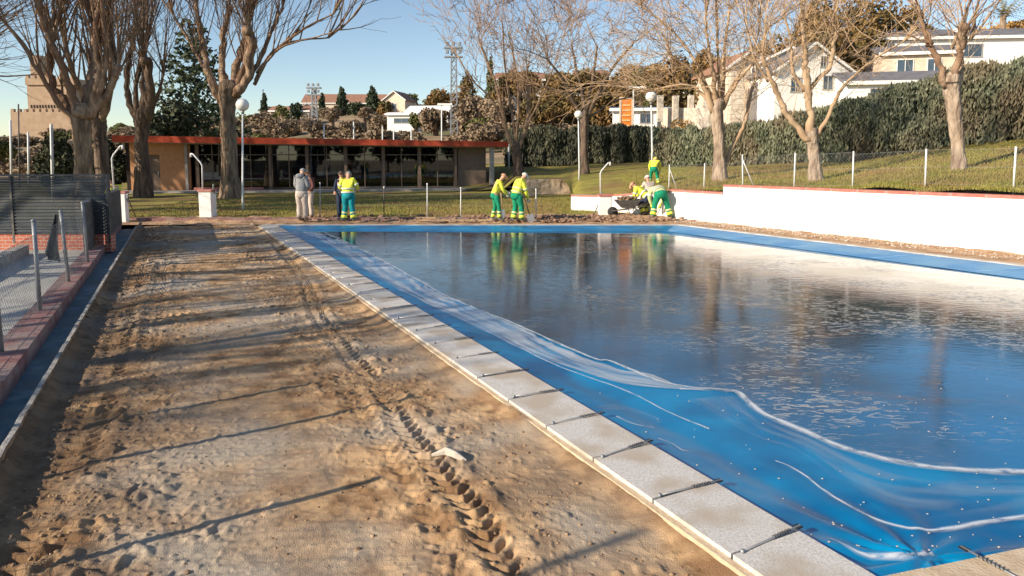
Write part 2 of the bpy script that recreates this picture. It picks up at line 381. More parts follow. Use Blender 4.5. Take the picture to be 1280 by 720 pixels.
# lawn
def quadpatch(name,a,b,c,d,nu,nv,mat,zf=None,kind='structure',smooth=True):
    a,b,c,d=[np.array(tuple(q)) for q in (a,b,c,d)]
    u=np.linspace(0,1,nu)[:,None,None]; v=np.linspace(0,1,nv)[None,:,None]
    A=(a*(1-u)+b*u)*(1-v)+(d*(1-u)+c*u)*v
    if zf is not None: A[...,2]+=zf(A[...,0],A[...,1])
    return tag(gridmesh(name,A,mat,smooth=smooth),kind=kind)
quadpatch('lawn',(-60,24.4,-.03),(12,24.4,-.03),(24,60.2,-.03),(-100,60.2,-.03),200,200,M['grass'],lambda x,y: fbm(x/1.5,y/1.5,4,5)*.08)
quadpatch('field',(-400,60,-.1),(-100,60,-.1),(-200,300,1),(-600,300,1),10,10,M['grass'])
# strips of turned earth round the pool
quadpatch('earth_strip',(-14,22.6,-.02),(5.2,22.75,-.02),(6.3,26.2,0),(-14,25.3,-.02),360,70,M['dirt_far'],
  lambda x,y: fbm(x*1.6,y*1.6,5,11)*.22*np.clip((y-22.75)/.5,0,1)+np.clip(x+1.5,0,1)*np.clip((y-23)/.8,0,1)*.05)
w0=G(870,276,0); w1=G(1280,319,0); wd=(w1-w0); w2=w0+wd*2.2
c0=G(848,281,0); c1=G(1280,333,0); cd=c1-c0; c2=c0+cd*2.4
quadpatch('earth_margin',c0+Vector((-.6,.2,-.03)),c2+Vector((0,0,-.03)),w2+Vector((0,0,.03)),w0+Vector((-.9,1.0,.03)),420,40,M['dirt_far'],lambda x,y: fbm(x*2.2,y*2.2,5,12)*.10)
# ================================================================ POOL
nl=G(1064,720,0); fl=G(345,282,0); fr=G(847,282,0); nr=G(1280,680,0)
ld=(nl-fl).normalized()
# near-left corner continues to where the near edge meets
e0=G(1085,722,0); e1=G(1280,682,0)
ed=(e1-e0)
NL=e0+ (e0-fl).normalized()*0.0
FR=fr; FL=fl
NRp=e0+ed*9.0
RD=(c1-c0)
NR=c0+RD*2.2
def line_pt(a,b,t): return a+(b-a)*t
# tarpaulin cover: grid between the four corners, sagging to the water
pts=[NL,FL,FR,NR]
def zc(x,y):
    x=np.asarray(x,float); y=np.asarray(y,float); A=np.stack([x,y],-1)
    e=np.minimum.reduce([dist_line(A,NL,FL),dist_line(A,FL,FR),dist_line(A,FR,NR),dist_line(A,NL,NR)])
    return np.maximum(coverz(x,y,e)+.0045,-.0635)
CF=G(1160,692,0)
def coverz(x,y,edge):
    s=np.clip(edge/.55,0,1); s=s*s*(3-2*s)
    z=-.075*s+.002
    z+=(fbm(x*1.1,y*1.1,3,21)*.012+fbm(x*5,y*5,3,22)*.005)*np.clip(edge/.2,0,1)*np.clip((.8-edge)/.6,.0,1)+fbm(x*1.5,y*1.5,2,23)*.003
    rx,ry=x-CF.x,y-CF.y; r=np.hypot(rx,ry); th=np.arctan2(ry,rx)
    z+=np.sin(th*11+fbm(x*2,y*2,3,24)*5)*np.exp(-(r/.75)**1.5)*.020*np.clip(r/.15,0,1)*np.clip(edge/.12,0,1)
    # ripples of slack cloth beside the strap points
    z+=np.sin((x*.9+y*.45)*9.1+fbm(x*1.5,y*1.5,3,25)*6)*.006*np.clip(1-np.abs(edge-.28)/.28,0,1)
    return z
nu,nv=330,420
u=np.linspace(0,1,nu)**1.6; v=np.linspace(0,1,nv)**1.7
U,V=np.meshgrid(u,v,indexing='ij')
a,b,c,d=[np.array(tuple(q)) for q in (NL,FL,FR,NR)]
# u: left->right ; v: near->far
A=((a*(1-U[...,None])+d*U[...,None])*(1-V[...,None])+(b*(1-U[...,None])+c*U[...,None])*V[...,None])
def dist_line(A,p,q):
    p=np.array(tuple(p))[:2]; q=np.array(tuple(q))[:2]; dd=(q-p)/np.linalg.norm(q-p)
    r=A[...,:2]-p; return np.abs(r[...,0]*dd[1]-r[...,1]*dd[0])
edge=np.minimum.reduce([dist_line(A,NL,FL),dist_line(A,FL,FR),dist_line(A,FR,NR),dist_line(A,NL,NR)])
A[...,2]=coverz(A[...,0],A[...,1],edge)
# hem folds near the near corner
cover=tag(gridmesh('pool_cover',A,M['cover'],smooth=True),'bright blue tarpaulin stretched across the whole pool, its edge strapped to the grey coping','pool cover')
# dry flat hem on the far and right side (a band of the cover)
def bandpts(p,q,off,z):
    p=Vector(p);q=Vector(q); dd=(q-p).normalized(); n=Vector((-dd.y,dd.x,0)); return [p,q,q+n*off,p+n*off]
fin=Vector((0,-1,0))
m=MB()
fa,fb=FL.copy(),FR.copy()
def sheet(name,quad,z,mat,parent,nu=60,nv=4,lbl=None):
    a,b,c,d=[np.array(tuple(q)) for q in quad]
    uu=np.linspace(0,1,nu)[:,None,None]; vv=np.linspace(0,1,nv)[None,:,None]
    A=(a*(1-uu)+b*uu)*(1-vv)+(d*(1-uu)+c*uu)*vv
    A[...,2]=z+fbm(A[...,0]*1.5,A[...,1]*1.5,3,33)*.010-.072*np.linspace(0,1,nv)[None,:]**1.5
    o=gridmesh(name,A,mat,smooth=True); 
    if parent: o.parent=parent
    return o
rn=Vector((-cd.y,cd.x,0)).normalized()
if rn.x>0: rn=-rn
M['cover_band']=mk('cover_band',(.06,.25,.52),(.10,.31,.58),1.5,.55,.3,4,c3=(.14,.34,.56),s3=1.2)
sheet('hem',(FL+Vector((-.1,0,0)),FR,FR+Vector((0,-1.25,0)),FL+Vector((-.1,-1.25,0))),.008,M['cover'],cover,200,8)
h2=sheet('hem',(FR,NR,NR+rn*1.15,FR+rn*1.15),.012,M['cover_band'],cover,200,6)
for i in range(9):
    m=MB(); p=FR+(NR-FR)*(.06+i*.1); m.tube([p+Vector((0,0,.016)),p+rn*.3+Vector((-.05,.12,.008)),p+rn*.6+Vector((-.1,.25,-.008)),p+rn*.9+Vector((-.17,.37,-.034)),p+rn*1.08+Vector((-.25,.5,-.05))],.007,5); m.build('seam',M['cover_seam'],cover)
# water / ice lying on the cover
WZ=-.066
AL=[(395,288),(440,306),(500,338),(560,371),(575,376),(640,404),(700,431),(745,449),(765,452),(830,479),(915,489),(930,499),(950,514),(1000,538),(1050,559),(1110,575),(1170,585),(1280,592)]
def G3(p,z=WZ): q=G(p[0],p[1],z); return (q.x,q.y,z)
wl=[G3(p) for p in AL]
last=wl[-1]
wr=[(last[0]+2.0,last[1]-.15,WZ),(last[0]+4.5,last[1]-.1,WZ)]
rr0=FR+rn*1.05; rr1=NR+rn*1.05
q1=rr0+(rr1-rr0)*.86
poly=wl+wr+[(q1.x,q1.y,WZ),(rr0.x,rr0.y-1.2,WZ),(wl[0][0],FR.y-1.2,WZ)]
def water_mat():
    m=bpy.data.materials.new('water'); m.use_nodes=True; n=m.node_tree.nodes; l=m.node_tree.links; b=n['Principled BSDF']
    g=n.new('ShaderNodeNewGeometry')
    def noise(scale,st,det=6,dist=0):
        mp=n.new('ShaderNodeMapping'); mp.inputs['Scale'].default_value=st; l.new(g.outputs['Position'],mp.inputs[0])
        t=n.new('ShaderNodeTexNoise'); t.inputs['Scale'].default_value=scale; t.inputs['Detail'].default_value=det; t.inputs['Distortion'].default_value=dist
        l.new(mp.outputs[0],t.inputs['Vector']); return t.outputs[0]
    def mr(s,a,b_,c=0,d=1):
        r=n.new('ShaderNodeMapRange'); r.inputs[1].default_value=a; r.inputs[2].default_value=b_; r.inputs[3].default_value=c; r.inputs[4].default_value=d; l.new(s,r.inputs[0]); return r.outputs[0]
    def mix(f,a,b_):
        x=n.new('ShaderNodeMix'); x.data_type='RGBA'
        if isinstance(a,tuple): x.inputs[6].default_value=rgb(a)
        else: l.new(a,x.inputs[6])
        if isinstance(b_,tuple): x.inputs[7].default_value=rgb(b_)
        else: l.new(b_,x.inputs[7])
        l.new(f,x.inputs[0]); return x.outputs[2]
    def mul(a,b_):
        x=n.new('ShaderNodeMath'); x.operation='MULTIPLY'; l.new(a,x.inputs[0]); 
        if isinstance(b_,float): x.inputs[1].default_value=b_
        else: l.new(b_,x.inputs[1])
        return x.outputs[0]
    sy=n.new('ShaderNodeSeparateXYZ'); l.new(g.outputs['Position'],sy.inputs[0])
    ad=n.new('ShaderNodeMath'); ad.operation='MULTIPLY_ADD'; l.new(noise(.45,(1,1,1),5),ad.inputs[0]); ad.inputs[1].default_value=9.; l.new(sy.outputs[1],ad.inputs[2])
    base=mix(mr(ad.outputs[0],9.6,13.8,0,1),(.0,.14,.33),(.010,.030,.045))  # farther water darkened: tree reflections painted into the base colour
    big=mr(noise(.28,(1,1.3,1),4),.47,.62)
    # broken ice flakes: thin streaks
    fl=mul(mr(noise(7.5,(1,2.0,1),12,1.0),.55,.64),mr(noise(.5,(1,1,1),3),.46,.64))
    base=mix(mul(fl,.36),base,(.44,.40,.33))
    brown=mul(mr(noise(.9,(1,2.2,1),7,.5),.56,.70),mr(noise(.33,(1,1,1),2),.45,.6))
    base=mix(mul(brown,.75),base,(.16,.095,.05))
    # pale ice, with the white wall's reflection painted in, along the right-hand edge
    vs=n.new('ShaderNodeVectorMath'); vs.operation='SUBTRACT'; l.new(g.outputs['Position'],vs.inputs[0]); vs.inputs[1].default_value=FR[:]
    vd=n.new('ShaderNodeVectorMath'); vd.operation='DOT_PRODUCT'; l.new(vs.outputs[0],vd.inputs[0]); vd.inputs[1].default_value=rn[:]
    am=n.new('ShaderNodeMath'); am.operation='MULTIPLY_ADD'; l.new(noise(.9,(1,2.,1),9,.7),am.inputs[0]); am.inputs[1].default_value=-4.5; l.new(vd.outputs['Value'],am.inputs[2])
    rime_reflection=mr(am.outputs[0],-.6,1.1,1,0)
    base=mix(mul(rime_reflection,.75),base,(.66,.63,.58))
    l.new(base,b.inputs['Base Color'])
    b.inputs['IOR'].default_value=1.55
    rg=mr(noise(1.2,(1,2,1),7,.4),.35,.7,.03,.13)
    l.new(rg,b.inputs['Roughness'])
    bp=n.new('ShaderNodeBump'); bp.inputs['Strength'].default_value=.55; bp.inputs['Distance'].default_value=.004
    l.new(noise(5.5,(1,2.2,1),5,.3),bp.inputs['Height'])
    bp2=n.new('ShaderNodeBump'); bp2.inputs['Strength'].default_value=.5; bp2.inputs['Distance'].default_value=.006
    l.new(fl,bp2.inputs['Height']); l.new(bp.outputs[0],bp2.inputs['Normal'])
    l.new(bp2.outputs[0],b.inputs['Normal'])
    return m
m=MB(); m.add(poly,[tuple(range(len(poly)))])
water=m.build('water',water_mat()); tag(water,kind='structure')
bm=bmesh.new(); bm.from_mesh(water.data)
for f in bm.faces:
    if f.normal.z<0: f.normal_flip()
bmesh.ops.triangulate(bm,faces=bm.faces[:]); bm.to_mesh(water.data); bm.free()
# dried films and white waterlines, as thin crusts on the cover
def cat(P_,n=8):
    out=[];P_=[np.array(p,float) for p in P_]; Q=[2*P_[0]-P_[1]]+P_+[2*P_[-1]-P_[-2]]
    for i in range(1,len(Q)-2):
        for k in range(n):
            t=k/n; out.append(.5*((2*Q[i])+(-Q[i-1]+Q[i+1])*t+(2*Q[i-1]-5*Q[i]+4*Q[i+1]-Q[i+2])*t*t+(-Q[i-1]+3*Q[i]-3*Q[i+1]+Q[i+2])*t**3))
    out.append(Q[-2]); return np.array(out)
def strip(name,LA,LB,mat,z,jit=.0,parent=cover,nacross=6):
    """crust between two pixel polylines laid on the cover"""
    A1=cat([G3(p,z)[:2] for p in LA],10); B1=cat([G3(p,z)[:2] for p in LB],10)
    def res(Q,n=160):
        s=np.concatenate([[0],np.cumsum(np.linalg.norm(np.diff(Q,axis=0),axis=1))]); t=np.linspace(0,s[-1],n)
        return np.stack([np.interp(t,s,Q[:,0]),np.interp(t,s,Q[:,1])],-1),s[-1]
    a,L=res(A1); b,_=res(B1); n=len(a)
    s=np.linspace(0,L,n)
    if jit:
        dv=(b-a); dl=np.linalg.norm(dv,axis=1,keepdims=True)+1e-6; dv/=dl
        b=b+dv*(fbm(s*2.2,s*0,4,int(L*10))*jit)[:,None]
    V=np.zeros((n,nacross,3)); UV=np.zeros((n,nacross,2))
    for j in range(nacross):
        t=j/(nacross-1); V[:,j,:2]=a*(1-t)+b*t; V[:,j,2]=zc(V[:,j,0],V[:,j,1])+(z-ZF); UV[:,j,0]=s; UV[:,j,1]=t
    idx=np.arange(n*nacross).reshape(n,nacross)
    Fc=np.stack([idx[:-1,:-1],idx[1:,:-1],idx[1:,1:],idx[:-1,1:]],-1).reshape(-1,4)
    return npmesh(name,V.reshape(-1,3),Fc,mat,parent=parent,uv=UV.reshape(-1,2))
def ribbon(name,L,w0,w1,mat,z,**k):
    """crust of width w0..w1 metres along a pixel polyline"""
    Q=cat([G3(p,z)[:2] for p in L],12); d=np.gradient(Q,axis=0); d/=np.linalg.norm(d,axis=1,keepdims=True)
    nrm=np.stack([-d[:,1],d[:,0]],-1); n=len(Q); s=np.concatenate([[0],np.cumsum(np.linalg.norm(np.diff(Q,axis=0),axis=1))])
    wv=(np.linspace(w0,w1,n)*(1.1+1.5*fbm(s*2.6,s*0,4,5)))[:,None]; cen=Q+nrm*(fbm(s*1.7,s*0+3,5,8)*.07)[:,None]
    V=np.zeros((n,5,3)); UV=np.zeros((n,5,2))
    for j in range(5):
        t=j/4; V[:,j,:2]=cen+nrm*wv*(t-.5); V[:,j,2]=zc(V[:,j,0],V[:,j,1])+(z-ZF); UV[:,j,0]=s; UV[:,j,1]=t
    idx=np.arange(n*5).reshape(n,5); Fc=np.stack([idx[:-1,:-1],idx[1:,:-1],idx[1:,1:],idx[:-1,1:]],-1).reshape(-1,4)
    return npmesh(name,V.reshape(-1,3),Fc,mat,parent=cover,uv=UV.reshape(-1,2))
ZF=-.0685
strip('dried_film',[(372,288),(420,312),(470,348),(530,380),(600,411),(660,441),(720,463),(780,481),(850,487),(915,490)],
      [(392,287),(440,305),(500,337),(560,370),(640,403),(700,430),(745,448),(800,466),(850,482),(915,489)],M['film'],ZF,jit=.34)
ribbon('waterline',[(402,289),(440,306),(500,338),(560,371),(640,404),(700,431),(745,449),(765,452),(830,479),(915,489)],.05,.07,M['film_line'],ZF+.0025)
ribbon('waterline',[(850,487),(915,489),(930,499),(950,514),(1000,538),(1050,559),(1110,575),(1170,585),(1230,590),(1300,592)],.10,.13,M['film_line'],ZF+.0025)
ribbon('waterline',[(420,312),(470,348),(530,378),(600,411),(660,441),(720,466),(780,488),(830,512),(885,537)],.03,.035,M['film_line'],ZF+.0025)
ribbon('waterline',[(968,577),(985,584),(1015,604),(1050,627),(1085,646),(1120,657),(1170,662),(1230,655),(1290,645)],.03,.06,M['film_line'],ZF+.0025)
strip('dried_film',[(850,500),(930,545),(1000,570),(1060,620),(1110,650),(1200,655),(1290,640)],[(925,495),(960,522),(1010,545),(1060,566),(1110,580),(1200,590),(1290,596)],M['film_soft'],ZF)
ribbon('dried_film',[(1035,684),(1058,700),(1085,709),(1120,708),(1165,699)],.03,.10,M['film_line'],ZF+.002)
ribbon('dried_film',[(770,529),(785,537),(800,540),(818,539)],.05,.02,M['film_line'],ZF+.004)
ribbon('dried_film',[(752,520),(780,514),(812,522),(822,530)],.25,.10,M['film_soft'],ZF+.002)
ribbon('dried_film',[(822,556),(838,561),(850,570),(862,571)],.04,.03,M['film_line'],ZF+.004)
for (x,y,w_) in [(540,392,.5),(575,402,.45),(500,352,.5),(450,325,.6),(610,418,.3),(600,410,.35),(560,372,.3)]:
    k=(y-280)/220
    ribbon('dried_film',[(x-40*k,y-3),(x-10*k,y-6*k),(x+20*k,y),(x+45*k,y+4)],w_*.6,w_*.4,M['film_soft'],ZF+.002)
m=MB()
for i in range(170):
    t=random.random(); px=random.uniform(560,1280); py=random.uniform(470,715)
    q=G(px,py,ZF)
    if not (py>430+ (px-600)*.62-20 or True): continue
    r=random.uniform(.003,.010)
    lim=(px-720)*.62+500
    if py>min(700,lim): continue
    m.ell((q.x,q.y,float(zc(q.x,q.y))),(r,r*.7,.004),6,3)
tag(m.build('litter',M['stone_light']),'tiny pale specks of grit and leaf scattered on the wet blue cover','litter',kind='stuff')
# coping
def copingslabs():
    m=MB(); L=(FL-NL); n=int(L.length/.69); d=L.normalized(); nn=Vector((-d.y,d.x,0))
    if nn.x>0: nn=-nn
    ext=2; pts=[]
    W0=(G(935,720,0)-G(1064,720,0)); wn=abs(W0.dot(nn))
    Wf=abs((G(322,283,0)-FL).dot(nn)); W=(wn+Wf)/2
    for i in range(-ext,n+2):
        a=NL+d*(.45-.69+i*.69+.012); b=NL+d*(.45+i*.69-.004)
        if (b-NL).length>L.length+.1 and i>2: b=FL.copy()
        if (a-NL).length>L.length and i>2: continue
        m.seg(a+nn*W/2,b+nn*W/2,W,-.12,random.uniform(.028,.036))
    return m,W,nn,d,n,L.length
mcp,CW,CN,CDIR,CNn,CL=copingslabs()
tag(mcp.build('coping',M['coping']),kind='structure')
m=MB(); a=NL-CDIR*2+CN*(CW+.025); b=FL+CN*(CW+.025)
m.seg(a,b,.045,-.16,.006); tag(m.build('coping_mortar',M['coping_edge']),kind='structure')
# near coping (bottom right)
dn=(e1-e0).normalized(); nn2=Vector((dn.y,-dn.x,0))
m=MB()
for i in range(-1,9):
    a=e0+dn*(i*1.0+.35)+nn2*.33; b=a+dn*.988; m.seg(a,b,.6,-.12,.012+.003*(i%2))
tag(m.build('coping_near',M['coping_edge']),kind='structure')
# far and right coping: pale thin edges
m=MB(); m.seg(FL+Vector((-.5,.12,0)),FR+Vector((.2,.12,0)),.2,-.1,.02); m.seg(FR+Vector((0,.08,0))-rn*.1,NR-rn*.1,.2,-.1,.03)
tag(m.build('coping_far',M['coping']),kind='structure')
# straps over the coping
def strap():
    t=thing('cover_strap','steel spring strap pinned across the coping slab nearest the corner','strap',(0,0,0),'spring straps holding the pool cover to the coping')
    m=MB(); m.tube([(-.20,0,.012),(.06,0,.012),(.30,0,.016)],.006,6); m.build('rod',M['steel'],t,True)
    m=MB(); pts=[(.06+.006*i,.010*math.cos(i*1.7),.016+.010*math.sin(i*1.7)) for i in range(26)]; m.tube(pts,.003,4); m.build('spring',M['black'],t,True)
    m=MB(); m.tube([(-.205,0,-.004),(-.205,0,.022)],[.013,.010],8); m.build('anchor_pin',M['galv'],t,True)
    m=MB(); m.box((.28,0,.014),(.05,.04,.006)); m.build('hook_plate',M['black'],t); return t
st0=strap(); cnt=0
ang=math.atan2(-CN.y,-CN.x)
for i in range(29):
    dd=.45+i*.69
    if dd>CL-.3: break
    p=NL+CDIR*(dd)+CN*(CW*.5); p.z=.033
    px=PXof(p.x,p.y); 
    word=(['first','second','third','fourth','fifth','sixth','seventh','eighth','ninth','tenth','eleventh','twelfth','thirteenth','fourteenth','fifteenth','sixteenth','seventeenth','eighteenth','nineteenth','twentieth']+['twenty-'+q_ for q_ in ('first','second','third','fourth','fifth','sixth','seventh','eighth','ninth')])[i]
    o=st0 if i==0 else copy_tree(st0)
    o.location=p; o.rotation_euler=(0,0,ang+random.uniform(-.14,.14)); o.scale=(1,1,1)
    o['label']=f'steel spring strap across the pale left coping, {word} counted from the near corner'
for i,dd in enumerate((.72,1.35)):
    p=e0+dn*dd+nn2*.25; p.z=.02; o=copy_tree(st0); o.location=p; o.rotation_euler=(0,0,math.atan2(-nn2.y,-nn2.x)+.1)
    o['label']=['long bare strap rod on the brown near coping in the bottom corner, the left one','long bare strap rod on the brown near coping, the right one at the frame edge'][i]
# ================================================================ DIRT YARD
# left gutter lines
def lineG(p,q,z): return G(p[0],p[1],z),G(q[0],q[1],z)
Lip0,Lip1=lineG((165,290),(10,543),.05)
ldv=(Lip1-Lip0); LipN=Lip0+ldv*1.9; LipF=Lip0-ldv*.12
ck0=NL-CDIR*2+CN*(CW+.045); ck1=FL+CN*(CW+.045)
nv_,nu_=900,520
vv=np.linspace(0,1,nv_)**1.0
Yr=1.6*(23.3/1.6)**vv
def xon(p,q,Y): return p.x+(q.x-p.x)*(Y-p.y)/(q.y-p.y)
uu=np.linspace(0,1,nu_)
A=np.zeros((nu_,nv_,3))
for j,Y in enumerate(Yr):
    xl=xon(LipN,LipF,Y)+.02; xr=xon(ck0,ck1,Y)+.02
    A[:,j,0]=xl+(xr-xl)*uu; A[:,j,1]=Y
x,y=A[...,0],A[...,1]
sl=(x-A[0:1,:,0]); sr=(A[-1:,:,0]-x)
z=-.05+fbm(x*.7,y*.7,3,41)*.05+fbm(x*2.2,y*4.2,4,42)*.022
z+=.07*np.exp(-(sl/.10)**2)-.03*np.exp(-((sl-.32)/.26)**2)+.045*np.exp(-(sr/.10)**2)
rough=np.clip(1.3-np.abs(sl-.9)/.9,0,1)+np.clip(1-np.abs(sr-1.1)/1.0,0,1)
cl=vn(x*17,y*17,44)*vn(x*5,y*5,45); z+=np.clip(cl-.36,0,1)*.075*(.18+rough)
z+=np.clip(vn(x*30,y*30,47)-.66,0,1)*.030*(.35+rough)
z+=fbm(x*16,y*22,4,46)*.020*(.42+rough*.7)
def track(pix,width,depth,pitch,chev):
    global z
    Q=cat([G3(p,-.05)[:2] for p in pix],14); s=np.concatenate([[0],np.cumsum(np.linalg.norm(np.diff(Q,axis=0),axis=1))])
    best=np.full(x.shape,9.); bs=np.zeros(x.shape); bo=np.zeros(x.shape)
    for i in range(len(Q)-1):
        d=Q[i+1]-Q[i]; L=np.linalg.norm(d); d=d/L; rx=x-Q[i][0]; ry=y-Q[i][1]
        al=np.clip(rx*d[0]+ry*d[1],0,L); px=rx-al*d[0]; py=ry-al*d[1]; dd=np.hypot(px,py); sg=px*d[1]-py*d[0]
        k=dd<best; best=np.where(k,dd,best); bs=np.where(k,s[i]+al,bs); bo=np.where(k,np.sign(sg)*dd,bo)
    inside=np.clip((width/2-best)/.05,0,1)
    ph=(bs+chev*np.abs(bo)+.02*fbm(x*4,y*4,2,50))/pitch
    tri=np.clip(np.sin(ph*2*math.pi)*1.8,-1,1)
    fade=np.clip(vn(bs*.9,bs*0,51)*2.2-.1,.3,1)*(.75+.4*vn(x*7,y*7,52))
    z=z+inside*fade*depth*(tri*.5-.35)+np.exp(-((best-width/2-.06)/.06)**2)*depth*.35*fade*(.3+1.2*vn(x*9,y*9,53))
track([(345,305),(378,345),(398,392),(432,436),(470,478),(505,530),(545,582),(590,640),(640,720),(700,800)],.24,.050,.12,.7)
track([(640,800),(560,700),(520,610),(455,520),(430,470)],.2,.02,.12,-.5)
track([(178,320),(160,380),(146,440),(118,520),(80,600),(30,720),(-20,800)],.30,.045,.14,.5)
track([(204,330),(196,390),(183,440)],.24,.03,.13,.4)
z+=np.abs(fbm(x*1.3+y*.15,y*9,3,77))*-.012
z-=.05*np.clip(vn(x*2.2,y*5.5,78)-.72,0,1)*np.clip(vn(x*.8,y*.8,79)*2-.7,0,1)
A[...,2]=z
dy_=gridmesh('dirt_yard',A,M['dirt'],smooth=False); dy_['kind']='structure'
damp_shade=np.clip(1.25-sl/.85,0,1)*(.35+1.1*vn(x*1.6,y*1.1,91))+np.clip(1-np.abs(sl-.95)/.45,0,1)*np.clip(vn(x*5,y*5,92)*2-.7,0,1)*.7  # damp soil, plus the gutter's shadow band painted dark along the left edge
damp_shade+=np.clip(1-np.abs(sr-1.0)/.8,0,1)*np.clip(vn(x*3,y*2,93)*2.2-1.0,0,1)*.8+np.clip(vn(x*.55,y*1.1,94)*2.4-1.25,0,1)*.6+np.clip(1-sr/.16,0,1)*.6
damp_shade=np.clip(damp_shade,0,1)*.72
ca=dy_.data.attributes.new('damp_shade','FLOAT','POINT'); ca.data.foreach_set('value',damp_shade.astype(np.float32).ravel())
def add_damp_shade(m):
    n=m.node_tree.nodes; l=m.node_tree.links; b=n['Principled BSDF']; src=b.inputs['Base Color'].links[0].from_socket
    a=n.new('ShaderNodeAttribute'); a.attribute_name='damp_shade'; mx=n.new('ShaderNodeMix'); mx.data_type='RGBA'; l.new(a.outputs['Fac'],mx.inputs[0]); l.new(src,mx.inputs[6]); mx.inputs[7].default_value=(.105,.062,.035,1); l.new(mx.outputs[2],b.inputs['Base Color'])
add_damp_shade(M['dirt'])
dirtA=A
# clods and stones
def rocks(name,pts,mat,label,cat_,kind='stuff'):
    ico=[]; t=(1+5**.5)/2
    base=np.array([(-1,t,0),(1,t,0),(-1,-t,0),(1,-t,0),(0,-1,t),(0,1,t),(0,-1,-t),(0,1,-t),(t,0,-1),(t,0,1),(-t,0,-1),(-t,0,1)],float); base/=np.linalg.norm(base[0])
    fc=np.array([(0,11,5),(0,5,1),(0,1,7),(0,7,10),(0,10,11),(1,5,9),(5,11,4),(11,10,2),(10,7,6),(7,1,8),(3,9,4),(3,4,2),(3,2,6),(3,6,8),(3,8,9),(4,9,5),(2,4,11),(6,2,10),(8,6,7),(9,8,1)])
    V=[];Fc=[]
    for i,(px,py,pz,r) in enumerate(pts):
        a=random.uniform(0,6.28); sc=np.array([r*random.uniform(.7,1.4),r*random.uniform(.7,1.3),r*random.uniform(.4,.8)])
        b=base*sc*(1+rng.uniform(-.25,.25,(12,1))); c_,s_=math.cos(a),math.sin(a)
        b=np.stack([b[:,0]*c_-b[:,1]*s_,b[:,0]*s_+b[:,1]*c_,b[:,2]],-1)+np.array([px,py,pz]); V.append(b); Fc.append(fc+12*i)
    o=npmesh(name,np.concatenate(V),np.concatenate(Fc),mat); tag(o,label,cat_,kind=kind); return o
pts=[]
for i in range(4200):
    j=int(rng.integers(0,nv_)); t=random.random()
    if t<.45: k=int(np.clip(rng.normal(.13,.06),0,.99)*nu_)
    elif t<.75: k=int(np.clip(rng.normal(.80,.09),0,.99)*nu_)
    else: k=int(rng.integers(0,nu_))
    p=A[k,j]; r=min(.03,abs(rng.normal(0,.006))+.003)*(1.0 if p[1]<8 else 1.7)
    pts.append((p[0],p[1],p[2]+r*.15,r))
rocks('clods',pts,M['clod'],'loose clods and crumbs of sandy earth strewn over the dug-up yard','earth clods')
q=G(562,573,-.03); m=MB(); m.tube([q+Vector((-.14,.03,0.01)),q+Vector((-.03,.05,.035)),q+Vector((.05,-.01,.03)),q+Vector((.13,-.05,.005))],[.012,.035,.03,.01],7)
tag(m.build('stone_shard',M['stone_light'],smooth=False),'pale elongated stone shard lying beside the tyre track','stone')
# gutter, kerb and paving at the left
K0,K1=lineG((147,285),(0,482),.14)   # right edge of brick kerb top
kd=(K1-K0); KN=K0+kd*2.2; KF=K0-kd*.1
KL0,KL1=lineG((132,285),(0,447),.14)
def hull(name,pl,mat,zt,zb,kind='structure'):
    m=MB(); n=len(pl); m.add([(p[0],p[1],zt) for p in pl]+[(p[0],p[1],zb) for p in pl],[tuple(range(n)),tuple(range(2*n-1,n-1,-1))]+[(i,n+i,n+(i+1)%n,(i+1)%n) for i in range(n)])
    o=m.build(name,mat); 
    if kind: o['kind']=kind
    return o
cols=240
def between(name,a0,a1,b0,b1,mat,zfun,n=260,na=8,kind='structure'):
    A=np.zeros((na,n,3))
    for j in range(n):
        t=j/(n-1)
        for i in range(na):
            s_=i/(na-1); p=(a0+(a1-a0)*t)*(1-s_)+(b0+(b1-b0)*t)*s_; A[i,j]=(p.x,p.y,0)
    A[...,2]=zfun(A[...,0],A[...,1],np.linspace(0,1,na)[:,None])
    return tag(gridmesh(name,A,mat,smooth=False),kind=kind)
between('gutter',KF,KN,LipF,LipN,M['gutter'],lambda x,y,s:-.05+fbm(x*3,y*3,3,61)*.03)
ln=Vector((ldv.y,-ldv.x,0)).normalized()
if ln.x<0: ln=-ln
between('gutter_lip',LipF,LipN,LipF+ln*.042,LipN+ln*.042,M['lip'],lambda x,y,s:.052+fbm(x*6,y*6,4,62)*.035)
m=MB(); m.seg(LipF+ln*.02,LipN+ln*.02,.035,-.3,.04); tag(m.build('gutter_side',M['clod']),kind='structure')
m=MB()
KW=((K1-KL1).length*.5+ (K0-KL0).length*.5)*.85
KW=.34
kn=Vector((kd.y,-kd.x,0)).normalized()
if kn.x>0: kn=-kn
KL=(KN-KF).length; ku=(KN-KF).normalized(); i=0; s_=0
while s_<KL:
    a=KF+ku*s_+kn*KW/2; b=KF+ku*(s_+.49)+kn*KW/2; m.seg(a,b,KW,-.2,.14+random.uniform(-.004,.004)); s_+=.5
tag(m.build('brick_kerb',M['brick_kerb']),kind='structure')
pv=[KF+kn*(KW-.02),KN+kn*(KW-.02),Vector((-30,-12,0)),Vector((-30,19,0))]
hull('court_paving',pv,M['paving'],.03,-.3)
